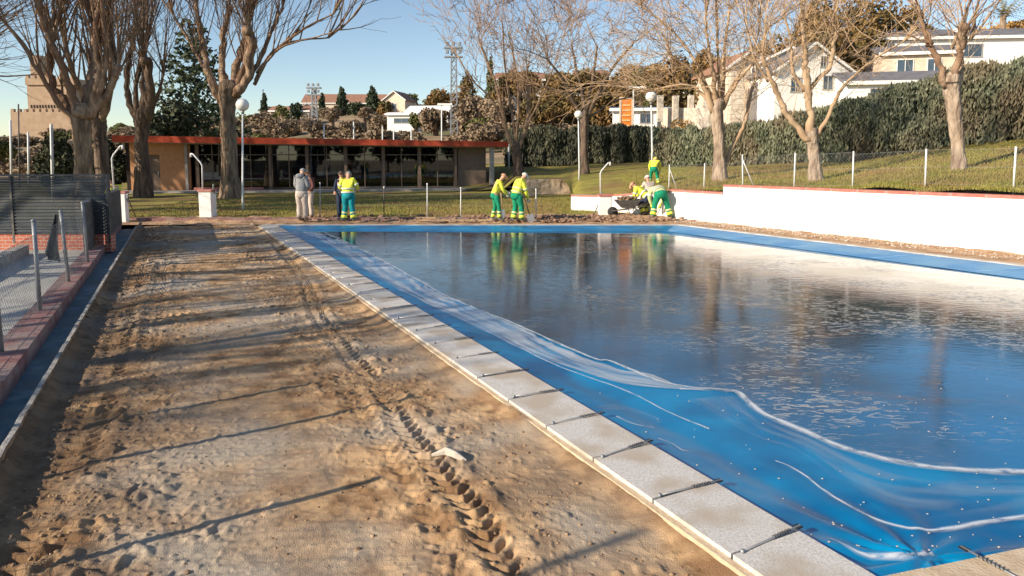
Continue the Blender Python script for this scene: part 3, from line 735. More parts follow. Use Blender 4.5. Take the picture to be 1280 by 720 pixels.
# left fence
fence=thing('mesh_fence','chain link fence with grey posts along the brick kerb at the left','fence',tuple(KF+kn*.2))
posts=[(50,388,42,277),(110,328,103,254),(2,440,-12,300),(86,352,76,265)]
zpost=.14
base_pts=[]
for bx,by,tx,ty in sorted(posts,key=lambda q:-q[1]):
    b=G(bx,by,zpost); top=P(tx,ty,b.y-.02); base_pts.append((b,top))
extra=[]
d0=(base_pts[1][0]-base_pts[2][0])
b=base_pts[0][0]
for k in range(1,5):
    bb=b-ku*(-1)*2.2*k if False else b+ku*2.3*k; extra.append((bb,bb+Vector((-.05,0,1.2))))
allp=[*(extra[::-1]),*base_pts]
for b,t in allp:
    m=MB(); m.tube([b-Vector((0,0,.1)),t],.028,10); m.ell(t+Vector((0,0,.01)),(.034,.034,.03),8,5); m.build('post',M['galv'],fence,True)
def chain(parent,a0,a1,h0,h1,sp=.07,r=.0016,mat=None):
    m=MB(); L=(Vector(a1)-Vector(a0)).length; n=int(L/sp); a0=Vector(a0);a1=Vector(a1)
    hb=h1-h0; k=int(hb/sp)
    for i in range(-k,n):
        for sgn in (0,1):
            s0,s1=i*sp,i*sp+hb
            z0,z1=(h0,h1) if sgn==0 else (h1,h0)
            if s0<0: z0=z0+(z1-z0)*(-s0)/hb; s0=0
            if s1>L: z1=z0+(z1-z0)*(L-s0)/(s1-s0) if s1>s0 else z1; s1=L
            if s1<=s0: continue
            p=a0+(a1-a0)*(s0/L); q=a0+(a1-a0)*(s1/L); p=Vector((p.x,p.y,p.z+z0)); q=Vector((q.x,q.y,q.z+z1))
            m.tube([p,q],r,3,False)
    for hh in (h0,(h0+h1)/2,h1): m.tube([a0+Vector((0,0,hh)),a1+Vector((0,0,hh))],r*1.4,4,False)
    return m
for i in range(len(allp)-1):
    m=chain(fence,allp[i][0],allp[i+1][0],.06,1.05,sp=.085,r=.0018); m.build('wire_mesh',M['wire'],fence,normals=False)
# brace post further left
f2=thing('braced_post','galvanised post with a diagonal brace inside the court','fence post',tuple(G(10,308,.03)))
b=G(10,308,.03); t=P(8,253,b.y); m=MB(); m.tube([b,t],.03,8); m.build('post',M['galv'],f2,True)
m=MB(); m.tube([P(-20,300,b.y),t-Vector((0,0,.08))],.018,6); m.build('brace',M['galv'],f2,True)
# dark cloth on the post
b,t=base_pts[-2] if False else (G(86,352,zpost),None)
tp=P(75,268,b.y)
V=[];n1,n2=12,16
A=np.zeros((n1,n2,3))
for i in range(n1):
    for j in range(n2):
        s_=i/(n1-1); h=j/(n2-1)
        wv=.04+.30*h**1.2*(1-.35*max(0,h-.8)/.2)
        A[i,j]=(tp.x-.02-wv*s_+.02*math.sin(s_*9)*h, b.y-.03-.05*math.sin(s_*8+h*2)*(.3+h), tp.z-.0-h*.80+(.1*s_*s_ if h>.9 else 0))
o=gridmesh('hanging_cloth',A,M['dark_cloth'],smooth=True); sm=o.modifiers.new('s','SOLIDIFY'); sm.thickness=.012
tag(o,'dark grey cloth bag hanging from a fence post at the left','cloth')
# raised kerb in the court
pa,pb=G(-60,345,.25),G(30,306,.25)
m=MB(); m.seg(pa,pb,.18,.02,.25); tag(m.build('court_kerb',M['lip'],),'pale concrete edging strip running into the court before the brick base','kerb')
# panel wall
YW=16.2
pw=thing('panel_wall','low wall of dark corrugated panels on a red brick base','wall',(X(138,YW),YW,0))
xr=X(138,YW,1); 
m=MB(); m.box(((xr-14)/2-2,YW+.05,.18),(xr+14+4,.2,.42)); m.build('brick_base',M['red_brick'],pw)
xs=xr
for k in range(4):
    wdt=2.28; x1=xs-.03; x0=xs-wdt
    m=MB(); n=34; 
    for i in range(n):
        z0=.40+i*(1.36/n); m.box(((x0+x1)/2,YW-.02*(i%2),z0+.02),(x1-x0-.04,.05,1.36/n-.006))
    m.build('panel',M['panel'],pw)
    m=MB(); m.box((x1+.0,YW,1.0),(.05,.11,1.62)); m.build('panel_post',M['rail'],pw)
    xs=x0
m=MB(); m.box(((xr-14)/2-2,YW,1.80),(xr+14+4,.12,.05)); m.build('top_rail',M['rail'],pw)
# slatted side fence receding to the pillar
sf=thing('slat_fence','dark slatted side fence running from the panel wall to the pillar','fence',(xr,YW,0))
pA=G(122,312,.1); pA=Vector((xr-.05,YW-.9,0)); pB=Vector((X(150,21.8,0),21.8,0))
m=MB(); n=42
for i in range(n):
    p=pA+(pB-pA)*(i/(n-1)); m.box((p.x,p.y,.60),(.05+.02*(i%2),.150,1.16))
m.build('slats',M['rail'],sf)
m=MB(); m.tube([pA+Vector((0,0,1.22)),pB+Vector((0,0,1.22))],.03,8); m.tube([pA+Vector((0,0,.25)),pB+Vector((0,0,.25))],.03,8); m.build('rail',M['galv'],sf,True)
b=G(121,310,.05); m=MB(); m.tube([b,P(114,253,b.y)],.06,10); m.build('end_post',M['galv'],sf,True)
# white pillars with caps and bent shower poles
def pillar(px0,px1,ytop,ybase,z0,label,lab_cap=True):
    b=G((px0+px1)/2,ybase,z0); wd_=(px1-px0)*b.y/869; zt=P(px0,ytop,b.y).z
    t=thing('pillar',label,'pillar',tuple(b),'white pillars at the ends of the low walls')
    m=MB(); m.box((b.x,b.y+wd_/2,(z0-.1+zt-.08)/2),(wd_,wd_,zt-.08-z0+.1),0,.02); m.build('shaft',M['white_wall'],t)
    m=MB(); m.box((b.x,b.y+wd_/2,zt-.04),(wd_+.06,wd_+.06,.08),0,.01); m.build('cap',M['brick_cap'],t)
    return t,b,wd_,zt
def bent_pole(px,ytop,base,zt,dirx,label):
    Yp=base.y+.2; t=thing('shower_pole',label,'shower',(base.x,Yp,zt),'bent shower poles')
    b=P(px,300,Yp); m=MB(); z1=P(px,ytop,Yp).z
    pts=[Vector((b.x,Yp,zt)),Vector((b.x-.02*dirx,Yp,z1-.45)),Vector((b.x+.04*dirx,Yp,z1-.32)),Vector((b.x+.30*dirx,Yp,z1-.02)),Vector((b.x+.38*dirx,Yp,z1))]
    m.tube(pts,.028,8); m.build('pipe',M['pole'],t,True)
    m=MB(); m.tube([(b.x+.38*dirx,Yp,z1+.02),(b.x+.38*dirx,Yp,z1-.13)],[.03,.045],10); m.build('shower_head',M['pole'],t,True)
p1,b1,w1_,z1_=pillar(249,265,237,272,0,'white pillar with red brick cap beside the lawn gap, right of the slatted fence')
bent_pole(256,192,b1,z1_,-1,'bent white shower pole above the pillar in front of the pavilion')
p2,b2,w2_,z2_=pillar(150,158,239,276,0,'shaded narrow pillar at the end of the slatted fence')
bent_pole(146,182,b2,z2_,1,'bent white shower pole at the end of the slatted fence')
def props(b,px0,py0,px1,py1,label):
    t=thing('leaning_props',label,'post',tuple(b))
    a=P(px0,py0,b.y-.1); c=G(px1,py1,0); m=MB(); m.tube([a,c],.02,6); m.build('brace',M['rail'],t,True)
    m=MB(); m.tube([G(px0,py1+1,0),a+Vector((0,0,.15))],.028,8); m.build('post',M['galv'],t,True)
props(b1,267,236,277,265,'short post with slanting brace beside the capped pillar near the lawn gap')
props(b2,160,248,170,272,'thin post with slanting brace at the end of the slatted fence')
# kerb strip between lawn and yard
m=MB(); m.seg((X(150,24.3),24.3),(X(720,24.6),24.6),.18,-.1,.06); tag(m.build('lawn_kerb',M['brick_kerb']),kind='structure')
# ================================================================ WHITE WALLS (right)
def wallpix(name,label,pa,pb,za,zb,thick=.3,capz=.07):
    t=thing(name,label,'wall',(pa.x,pa.y,0))
    m=MB(); m.seg(pa,pb,thick,-.15,(za-capz,zb-capz)); m.build('wall_body',M['white_wall'],t)
    m=MB(); m.seg(pa,pb,thick+.05,(za-capz,zb-capz),(za,zb)); m.build('cap',M['brick_cap'],t); return t
wn_=Vector((-wd.y,wd.x,0)).normalized()
if wn_.x<0: wn_=-wn_
back=wn_*.15
wA=w0-wd*.13; wM=w0+wd*.118
wallpix('retaining_wall','long white retaining wall under red coping along the right side of the pool',Vector(wM)+back,Vector(w0+wd*2.3)+back,1.31,1.42)
wallpix('low_wall','short lower white wall stepping down behind the bending workers',Vector(wA)+back,Vector(wM)+back,1.05,1.05)
# back low wall from 715 to 835
g0=Vector((X(716,29.2,.3),29.2,0)); g1=Vector((X(757,28.3,.3),28.3,0)); g2=Vector((wA.x+.15,wA.y+.1,0))
wallpix('garden_wall','low white wall with brown coping left of the capped pillar and wheelbarrow',g0,g1,P(716,243,29.2).z,P(757,244,28.3).z,.3)
wallpix('garden_wall','low white wall behind the wheelbarrow and the crouching worker',g1+Vector((.2,0,0)),g2,P(770,244,28).z,1.0,.3)
pillar(749,765,243,271,0,'white pillar beside the wheelbarrow, in the middle of the low walls')
bt=G(750,262,0)
bent_pole(750,203,Vector((X(750,28),27.9,0)),P(750,244,28).z,1,'bent pale shower pole above the low wall left of the wheelbarrow')
props(Vector((X(752,26.5),26.5,0)),752,245,742,270,'short dark post with slanting brace in front of the middle pillar')
# stone wall
st=thing('stone_wall','rough tan stone retaining wall below the bank, behind the shovelling workers','wall',(X(662,41),41,0))
m=MB(); V=[]
xs=[X(645,41.4),X(722,41.2)]; A=np.zeros((90,16,3))
for i in range(90):
    for j in range(16):
        t=i/89; A[i,j]=(xs[0]+(xs[1]-xs[0])*t,41.3,-.1+.98*j/15)
A[...,1]+=-.12*np.abs(fbm(A[...,0]*2,A[...,2]*2,3,71))*2-.1*np.round(vn(A[...,0]*1.1,A[...,2]*1.7,72)*2)/2
gridmesh('stones',A,M['stone_wall'],parent=None).parent=st
st.children[0].location=-Vector(st.location)
m=MB(); m.box(((xs[0]+xs[1])/2,41.6,.43),(xs[1]-xs[0],.5,.9)); m.build('core',M['stone_wall'],st)
# bank fence
bf=thing('bank_fence','wire fence with slim galvanised posts on the grass bank above the white wall','fence',tuple(w0))
fp=[(836,235,837,206),(880,229,881,204),(929,229,928,193),(993,225,994,191),(1066,228,1067,189),(1157,224,1158,186),(1267,235,1270,183)]
fw=[]
Yf=[27.5,26.0,24.0,21.8,20.3,18.6,16.7]
for (bx,by,tx,ty),Yq in zip(fp,Yf):
    b=P(bx,by,Yq); b.z=min(b.z,bank_z(bx,Yq)+.02); t=P(tx,ty,Yq); fw.append((b,t))
fw.append((fw[-1][0]+(fw[-1][0]-fw[-2][0]),fw[-1][1]+(fw[-1][1]-fw[-2][1])))
for b,t in fw:
    m=MB(); m.tube([b-Vector((0,0,.15)),t],.024,8); m.build('post',M['pole'],bf,True)
m=MB(); m.tube([fw[2][1]-Vector((0,0,.15)),fw[2][0]+Vector((.35,-.2,0))],.016,6); m.build('brace',M['pole'],bf,True)
m=MB(); m.tube([fw[0][1]-Vector((0,0,.15)),fw[0][0]+Vector((.3,-.1,0))],.016,6); m.build('brace',M['pole'],bf,True)
for (b,t),(b_,t_) in zip(fw[:-1],fw[1:]):
    a=Vector((b.x,b.y,b.z)); c=Vector((b_.x,b_.y,b_.z)); m=chain(bf,a,c,.05,min(t.z-b.z,t_.z-b_.z)-.03,sp=.10,r=.0018); m.build('wire_mesh',M['galv'],bf,normals=False)
# temporary posts in the lawn behind the workers
for k,(px,yt,yb,lab) in enumerate([(400,230,272,'thin pale post standing just right of the man in the hoodie'),(480,235,270,'thin dark post with white tip standing right of the yellow jacket worker'),
      (534,231,272,'slim white post standing on a small plank in the middle of the lawn edge'),(576,236,272,'slim white post on the lawn edge left of the shovelling workers'),(670,238,274,'slim post right of the worker with the metal shovel')]):
    b=G(px,yb,0); t=P(px,yt,b.y); o=thing('marker_post',lab,'post',tuple(b),'slim marker posts along the lawn edge')
    m=MB(); m.tube([b-Vector((0,0,.1)),t],.02,6); m.build('shaft',M['pole'] if k!=1 else M['rail'],o,True)
    m=MB(); m.tube([t-Vector((0,0,.02)),t+Vector((0,0,.06))],.026,6); m.build('tip',M['white'],o,True)
m=MB()
a,c=G(400,268,0),G(670,268,0)
for hh in (.35,.75,1.05): m.tube([a+Vector((0,.3,hh)),c+Vector((0,.3,hh))],.004,4)
tag(m.build('wire',M['galv']),'thin wires strung between the marker posts along the lawn edge','wire')
for (x0,x1,y_,lab) in [(520,545,272,'short pale plank lying under the slim white post'),(524,610,275,'long thin plank lying on the earth behind the pool edge')]:
    a,c=G(x0,y_,.08),G(x1,y_,.08); m=MB(); m.seg(a,c,.14,.05,.10); tag(m.build('plank',M['wood']),lab,'plank')
# ================================================================ PAVILION
YL,YR=43.0,47.5
xa,xb=X(160,YL),X(612,YR); xe=X(632,YR)
fdir=Vector((xb-xa,YR-YL,0)).normalized(); fn=Vector((-fdir.y,fdir.x,0)) # pointing away
pav=thing('pavilion','long low pavilion with flat red roof edge and glazed front beyond the lawn','building',(xa,YL,0))
zl=P(160,178,YL).z; zrr=P(630,184,YR).z
L=(Vector((xe,YR,0))-Vector((xa,YL,0))).length
def pv_(s,off=0,z=0): q=Vector((xa,YL,0))+fdir*s+fn*off; return Vector((q.x,q.y,z))
def zt(s): return zl+(zrr-zl)*s/L
m=MB(); m.seg(pv_(-.3,-1.3),pv_(L,-1.3),.1,(zt(0),zt(L)),(zt(0)+.40,zt(L)+.36)); m.build('fascia',M['fascia'],pav)
m=MB(); m.seg(pv_(-.28,3.2),pv_(L-.02,3.2),8.9,(zt(0)+.05,zt(L)+.05),(zt(0)+.30,zt(L)+.26)); m.build('roof',M['concrete'],pav)
m=MB(); m.seg(pv_(-.3,-1.05),pv_(L,-1.05),.08,(zt(0)-.05,zt(L)-.05),(zt(0)+.02,zt(L)+.02)); m.build('gutter',M['concrete'],pav)
m=MB(); m.seg(pv_(-.6,3),pv_(L,3),9.4,-.2,.10); m.build('plinth',M['concrete'],pav)
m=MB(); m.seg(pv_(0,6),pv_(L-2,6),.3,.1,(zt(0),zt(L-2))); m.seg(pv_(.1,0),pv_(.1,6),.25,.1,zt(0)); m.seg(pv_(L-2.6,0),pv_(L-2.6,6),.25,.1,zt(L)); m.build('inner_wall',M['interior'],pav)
cx_=[(pxx-160) for pxx in (236,338,384,432,479,524,569,612)]
def s_at(px):
    # intersection of view ray column with facade
    u_=(px-640)/F*cP; # x = u*Y (z~H)
    # xa+fdir.x*s = u*(YL+fdir.y*s)
    return (u_*YL-xa)/(fdir.x-u_*fdir.y)
sc=[s_at(p) for p in (172,205,242,250,288,338,384,432,479,524,569,588,612)]
# brick panel with door opening
m=MB(); m.seg(pv_(s_at(163),.0),pv_(s_at(178),.0),.25,.1,zt(1)); m.seg(pv_(s_at(200),.0),pv_(s_at(238),.0),.25,.1,zt(3)); m.seg(pv_(s_at(178),0),pv_(s_at(200),0),.25,2.35,zt(2)); m.build('brick_panel',M['brick_panel'],pav)
m=MB(); m.seg(pv_(s_at(178),.12),pv_(s_at(200),.12),.06,.1,2.35); m.build('door',M['brown_metal'],pav)
m=MB(); m.seg(pv_(s_at(196),.05),pv_(s_at(197.5),.05),.05,1.0,1.3); m.build('handle',M['steel'],pav.children[-1])
for p in (234,248,288,338,384,432,479,524,569,612):
    s_=s_at(p); off=-.25 if p not in(612,) else -.9
    m=MB(); q=pv_(s_,off); m.box((q.x,q.y,(zt(s_)+.1)/2),(.16 if p!=612 else .3,.16,zt(s_)-.1),math.atan2(fdir.y,fdir.x)); m.build('column',M['concrete'] if p in(234,612) else M['brown_metal'],pav)
prev=s_at(242)
edges=[242,288,338,384,432,479,524,569]
for a_,b_ in zip(edges[:-1],edges[1:]):
    s0,s1=s_at(a_)+.1,s_at(b_)-.1
    fr_=MB(); 
    for zz in (.18,2.35,zt(s0)-.06): fr_.seg(pv_(s0,0),pv_(s1,0),.07,zz-.03,zz+.03)
    sm_=(s0+s1)/2
    for s_ in (s0,sm_,s1): fr_.seg(pv_(s_-.03,0),pv_(s_+.03,0),.07,.15,zt(s0)-.06)
    wf=fr_.build('window_frame',M['brown_metal'],pav)
    g_=MB(); g_.seg(pv_(s0,0),pv_(s1,0),.012,.15,zt(s0)-.08); g_.build('pane',M['glass'],wf)
m=MB(); m.seg(pv_(s_at(572),0),pv_(s_at(607),0),.2,.1,zt(L-2)); m.build('shutter_wall',M['brown_metal'],pav)
m=MB(); m.seg(pv_(s_at(430),-.0),pv_(s_at(432),-.0),.1,.15,.2)
for (px,zc,hh,ww) in [(356,.9,.5,.7),(410,1.0,.7,.5),(470,.8,.5,1.6),(495,.8,.35,1.2),(395,1.7,.6,.8)]:
    q=pv_(s_at(px),3.0); mm=MB(); mm.box((q.x,q.y,zc),(ww,.5,hh)); mm.box((q.x,q.y,zc-hh/2-.15),(ww*.8,.4,.3)); tag(mm.build('cabinet',M['furniture']),{356:'pale cabinet inside the pavilion, leftmost behind the glass',410:'tall pale cabinet inside the pavilion behind the yellow jacket worker',470:'wide pale counter inside the pavilion',495:'low pale counter inside the pavilion right of the wide one',395:'raised pale cabinet high inside the pavilion between hoodie man and yellow jacket'}[px],'cabinet')
# low red bench ledge before the glazing
m=MB(); m.seg(pv_(s_at(245),-.7),pv_(s_at(330),-.7),.4,.1,.28); m.build('ledge',M['brick_cap'],pav)
# ================================================================ LAMPS
def globe_lamp(px,ytop,ybase,Y,rad,label):
    b=P(px,ybase,Y); g=P(px-1,ytop,Y); t=thing('globe_lamp',label,'street lamp',tuple(b),'globe lamps round the pool')
    m=MB(); m.tube([b-Vector((0,0,.2)),b+Vector((0,0,.6)),Vector((g.x,g.y,g.z-rad))],[.055,.045,.035],10); m.build('pole',M['pole'],t,True)
    m=MB(); m.tube([Vector((g.x,g.y,g.z-rad-.12)),Vector((g.x,g.y,g.z-rad+.04))],[.05,.09],10); m.build('collar',M['galv'],t,True)
    m=MB(); m.ell(g,(rad,rad,rad),20,14); m.build('globe',M['globe'],t,True)
    return t
globe_lamp(304,131,263,29.3,.27,'white globe lamp on a pale pole before the pavilion, beside the tall pollard')
globe_lamp(724,143,222,38,.22,'smaller globe lamp beside the dark tree trunk in the middle of the bank')
globe_lamp(815,121,205,32,.26,'white globe lamp on the bank above the worker in yellow')
# off-frame pole whose shadow falls across the near dirt
# ================================================================ TREES
def rv(s=1.): return Vector((random.gauss(0,s),random.gauss(0,s),random.gauss(0,s)))
TWM=[.01]
def grow(mb,tw,p,d,L,r,depth,wob=.12,up=.1,kids=3,n=5,tr=.3):
    pts=[Vector(p)]; r=max(r,TWM[0]); rs=[r]; d=Vector(d).normalized()
    for i in range(n):
        d=(d+rv(wob)+Vector((0,0,up))).normalized(); pts.append(pts[-1]+d*(L/n)); rs.append(max(TWM[0]*.8,r*(1-(1-tr)*(i+1)/n)))
    (mb if r>TWM[0]*2 else tw).tube(pts,rs,6 if r>TWM[0]*2 else 3,False)
    if depth>0:
        for k in range(kids):
            i=random.randint(1,n); base=pts[i]; dd=(pts[i]-pts[i-1]).normalized()
            side=rv(1); side=(side-dd*side.dot(dd)).normalized()
            nd=(dd*.9+side*random.uniform(.3,.75)).normalized()
            grow(mb,tw,base,nd,L*random.uniform(.4,.75),rs[i]*.6,depth-1,wob*1.2,up,kids,max(3,n-1),tr)
def bare_tree(name,label,px,Y,base_py,trunk,limbs,bark,limbm,twigm,shoots=6,sl=(1.5,3.2),sr=.03,depth=2,kids=3,up=.12,wob=.1,droop=0,dz=1.4,group=None,tl=1.0,spread=.5,zb=None,knob=True):
    """trunk/limbs: polylines [(px,py,width_px)] at distance Y (limbs spread in depth)"""
    sc_=Y/869; TWM[0]=max(.008,Y*.00034)
    zg=TZ(px,Y) if zb is None else zb
    b=P(px,base_py,Y); t=thing(name,label,'tree',(b.x,Y,min(zg,b.z)),group)
    m=MB(); tp=[P(a,c,Y) for a,c,_ in trunk]; tr_=[wv*sc_/2*.70 for _,_,wv in trunk]
    tp=[tp[0]-Vector((0,0,.5+max(0,tp[0].z-zg)))]+[tp[0]+Vector((0,0,.0))]+tp[1:]; tr_=[tr_[0]*1.35,tr_[0]*1.12]+tr_[1:]
    tp.append(tp[-1]+Vector((0,0,tr_[-1]*.7))); tr_.append(tr_[-1]*.55)
    # fluted trunk
    pts=[];rs=[]
    for i in range(len(tp)-1):
        for k in range(5):
            q=tp[i].lerp(tp[i+1],k/5); pts.append(q+rv(.012)); rs.append((tr_[i]+(tr_[i+1]-tr_[i])*k/5)*random.uniform(.95,1.06))
    pts.append(tp[-1]); rs.append(tr_[-1])
    o=len(m.v); m.tube(pts,rs,16,True)
    for i in range(o,len(m.v)):
        v=m.v[i]; a=(i-o)%16; ring=(i-o)//16
        c_=pts[min(ring,len(pts)-1)]; f_=1+.10*math.sin(a*2*math.pi/16*3+ring*.13)+.05*math.sin(a*2*math.pi/16*5+1)+random.uniform(-.03,.03)
        m.v[i]=(c_.x+(v[0]-c_.x)*f_,c_.y+(v[1]-c_.y)*f_,v[2])
    m.build('trunk',bark,t,True)
    bm_=MB(); tw=MB()
    for li,l in enumerate(limbs):
        dy=random.uniform(-1,1)*dz; lp=[];lr=[]
        nL=len(l)
        for i,(a,c,wv) in enumerate(l):
            f_=i/(nL-1); lp.append(P(a,c,Y)+Vector((0,dy*f_*1.0,0))); lr.append(wv*sc_/2*.66)
        lp[0]=lp[0]-Vector((0,0,tr_[-2]*.5))
        pts=[];rs=[]
        for i in range(nL-1):
            A0,A1,A2,A3=lp[max(i-1,0)],lp[i],lp[i+1],lp[min(i+2,nL-1)]
            for k in range(5):
                t_=k/5; q=.5*((2*A1)+(A2-A0)*t_+(2*A0-5*A1+4*A2-A3)*t_*t_+(3*A1-A0-3*A2+A3)*t_**3); pts.append(q+rv(lr[i]*.22)); rs.append((lr[i]+(lr[i+1]-lr[i])*k/5)*random.uniform(.8,1.15))
        pts.append(lp[-1]); rs.append(lr[-1]); bm_.tube(pts,rs,9,True)
        if knob and lr[-1]>.05:
            e=lp[-1]; bm_.ell(e,(lr[-1]*1.25,lr[-1]*1.25,lr[-1]*1.3),8,5)
        d0=(lp[-1]-lp[-2]).normalized()
        ns_=int(shoots*min(1.,l[0][2]/10.)*(.6 if l[0][2]<8 else 1))+2
        for s_ in range(ns_):
            f_=1 if s_<ns_*.4 else random.uniform(.3,1)
            i=int(f_*(len(pts)-1)); q=pts[i]; side=rv(1); side.z=abs(side.z)*.4-droop
            nd=(d0*random.uniform(.4,1)+side*spread*random.uniform(.4,1.2)+Vector((0,0,up*3-droop))).normalized()
            grow(bm_,tw,q,nd,random.uniform(*sl)*tl,sr*random.uniform(.5,1.15)*(1 if f_==1 else .7),depth,wob,up*.35-droop*.2,kids)
    if bm_.f: bm_.build('branches',limbm,t,True)
    if tw.f: tw.build('twigs',twigm,t,False,normals=False)
    return t
B,BP,BD=M['bark'],M['bark_pale'],M['bark_dark']
# big left pollards
bare_tree('pollard_tree','massive pollarded tree with thick knobbly limbs at the far left, behind the panel wall',104,28,262,
 [(106,262,34),(104,215,29),(102,175,27),(100,148,34),(104,138,36)],
 [[(96,150,20),(80,128,17),(66,105,14),(60,70,12),(64,45,13)],[(100,145,20),(92,112,15),(82,75,12),(74,40,10),(70,15,11)],[(104,142,22),(104,110,16),(100,70,12),(96,25,10)],
  [(108,142,20),(122,112,18),(116,75,14),(112,35,13)],[(112,140,16),(132,118,14),(146,92,14),(148,85,15)],[(112,135,14),(128,95,12),(128,60,11),(134,20,9)],[(98,148,12),(74,118,10),(48,60,7),(20,15,5)],[(112,140,12),(136,90,10),(140,40,8),(142,5,7)]],
 B,M['limb'],M['twig'],shoots=12,sl=(2.2,4.4),sr=.068,depth=2,kids=2,up=.30,wob=.05,spread=.5,group='pollarded trees left of the pool')
bare_tree('pollard_tree','dark second trunk partly hidden behind the massive far left tree',128,31,262,
 [(130,262,24),(128,215,22),(124,170,22),(124,150,24)],
 [[(122,152,14),(112,125,12),(104,90,9),(96,30,8)],[(126,150,14),(142,120,12),(150,85,10),(152,20,8)],[(124,150,12),(124,100,10),(120,40,8)]],
 BD,M['limb'],M['twig_dark'],shoots=13,sl=(2.4,5),sr=.06,up=.22,wob=.05,group='pollarded trees left of the pool')
bare_tree('pollard_tree','dark shaded pollard with a short fat stump limb in front of the pavilion left end',178,38,246,
 [(180,247,30),(178,215,25),(176,175,22),(178,152,26),(180,140,26)],
 [[(172,150,14),(160,130,12),(154,100,11),(156,60,10),(162,25,9)],[(178,145,14),(176,110,13),(172,70,9),(176,30,7)],[(184,145,16),(194,120,14),(197,82,13),(197,80,14)],[(188,142,8),(202,118,6),(212,95,4)],[(182,140,12),(188,105,8),(186,60,7),(190,15,5)],[(172,145,10),(166,105,9),(176,40,7)]],
 BD,M['twig_dark'],M['twig_dark'],shoots=10,sl=(2.5,5.0),sr=.055,kids=3,up=.28,wob=.06,group='pollarded trees left of the pool')
bare_tree('pollard_tree','tall pollard with sunlit left flank and wide arching twigs, behind the globe lamp',287,37,248,
 [(289,248,34),(287,215,28),(286,175,26),(284,140,26),(284,118,32),(286,108,34)],
 [[(276,122,18),(262,95,14),(256,60,12),(250,35,9),(246,0,7)],[(282,112,18),(276,80,14),(276,45,12),(282,5,9)],[(288,108,18),(294,75,15),(298,50,12),(304,5,10)],[(294,112,20),(314,95,18),(318,60,17),(316,42,18)],
  [(278,120,12),(258,88,9),(240,55,6),(216,15,4)],[(296,110,14),(308,70,12),(312,20,9)],[(300,108,14),(322,80,10),(338,40,7),(352,10,5)],[(318,100,7),(340,70,5),(382,38,4),(420,20,3)],[(318,95,6),(345,55,4),(402,42,3)],[(320,85,6),(350,62,4),(400,48,3),(430,40,2)]],
 B,M['limb'],M['twig_dark'],shoots=12,sl=(2.2,4.4),sr=.06,kids=3,up=.24,wob=.06,spread=.55,group='pollarded trees left of the pool')
# middle trees
bare_tree('bare_tree','slender bare tree with forked dark trunk right of the pavilion',648,46,226,
 [(650,228,24),(648,205,17),(646,190,15),(645,182,16)],
 [[(643,184,9),(632,160,8),(626,130,7),(618,100,5),(600,55,4)],[(648,184,9),(657,160,8),(661,130,7),(660,90,5)],[(645,182,6),(640,140,5),(632,90,4),(628,30,3)],[(632,160,5),(615,125,4),(590,100,3),(572,70,2.5)],[(657,158,5),(675,125,4),(690,90,3)],[(645,180,5),(648,120,4),(640,60,3)]],
 BD,M['twig'],M['twig'],shoots=10,sl=(2.2,5.0),sr=.03,depth=3,kids=3,up=.12,wob=.12,spread=.6,dz=2,knob=False)
bare_tree('bare_tree','dark straight-trunked tree with a broad grey twiggy crown, beside the small globe lamp',731,42,225,
 [(732,228,17),(731,205,14),(730,175,13),(731,150,15),(731,140,16)],
 [[(727,145,8),(712,120,6),(700,100,5),(682,80,4)],[(731,140,8),(728,110,6),(722,80,5),(718,50,4)],[(735,145,8),(748,115,6),(765,85,5),(785,60,4)],[(733,140,6),(740,100,5),(745,60,4)],[(729,145,5),(706,118,4),(676,108,3)],[(735,140,5),(762,105,4),(795,95,3)],[(735,145,5),(770,125,3),(800,118,2)]],
 BD,M['twig_dark'],M['twig'],shoots=12,sl=(1.8,3.6),sr=.028,depth=3,kids=3,up=.04,wob=.16,spread=.8,dz=2,knob=False)
bare_tree('pollard_tree','sunlit bare tree with a mop of curving shoots left of the white gabled house',900,28,224,
 [(900,228,26),(900,200,21),(899,170,20),(896,145,22),(897,128,26)],
 [[(892,135,12),(880,110,9),(862,88,6),(835,70,4)],[(896,130,12),(888,100,9),(880,70,6),(872,30,4)],[(900,128,12),(905,95,9),(908,60,6),(915,10,4)],[(903,132,10),(918,105,7),(935,80,5),(950,40,3)],[(892,130,8),(870,108,5),(845,105,4),(818,112,3)],[(895,128,8),(870,80,5),(840,40,4),(800,8,3)],[(900,125,8),(892,70,5),(885,10,4)],
  [(904,205,10),(920,180,9),(935,155,8),(943,125,7),(952,100,5)],[(900,130,8),(925,90,5),(945,50,4),(950,5,3)]],
 BP,M['twig_pale'],M['twig_pale'],shoots=20,sl=(1.4,3.2),sr=.022,depth=2,kids=3,up=.05,wob=.12,spread=.9,dz=1.2,knob=False)
bare_tree('pollard_tree','pale forked tree in front of the white gabled house, its left limb leaning out',1018,24,222,
 [(1020,224,24),(1018,200,20),(1016,180,20),(1014,165,24)],
 [[(1010,172,13),(994,155,12),(980,138,11),(972,118,10),(962,98,8),(952,70,6)],[(1014,168,17),(1012,140,14),(1006,112,13),(1002,85,12),(1000,70,10),(996,30,7)],[(1022,165,10),(1036,142,8),(1044,120,7),(1058,100,5),(1092,72,4),(1120,55,3)],
  [(1008,118,9),(1022,98,8),(1036,86,8),(1041,60,8),(1044,40,7)],[(1006,110,8),(988,85,6),(986,55,5),(975,20,4)],[(1038,75,6),(1046,40,4),(1080,15,3)],[(960,98,5),(940,70,4),(930,30,3)]],
 BP,M['twig_pale'],M['twig_pale'],shoots=15,sl=(1.4,3.2),sr=.022,depth=2,kids=3,up=.06,wob=.11,spread=.9,dz=1.0,knob=False)
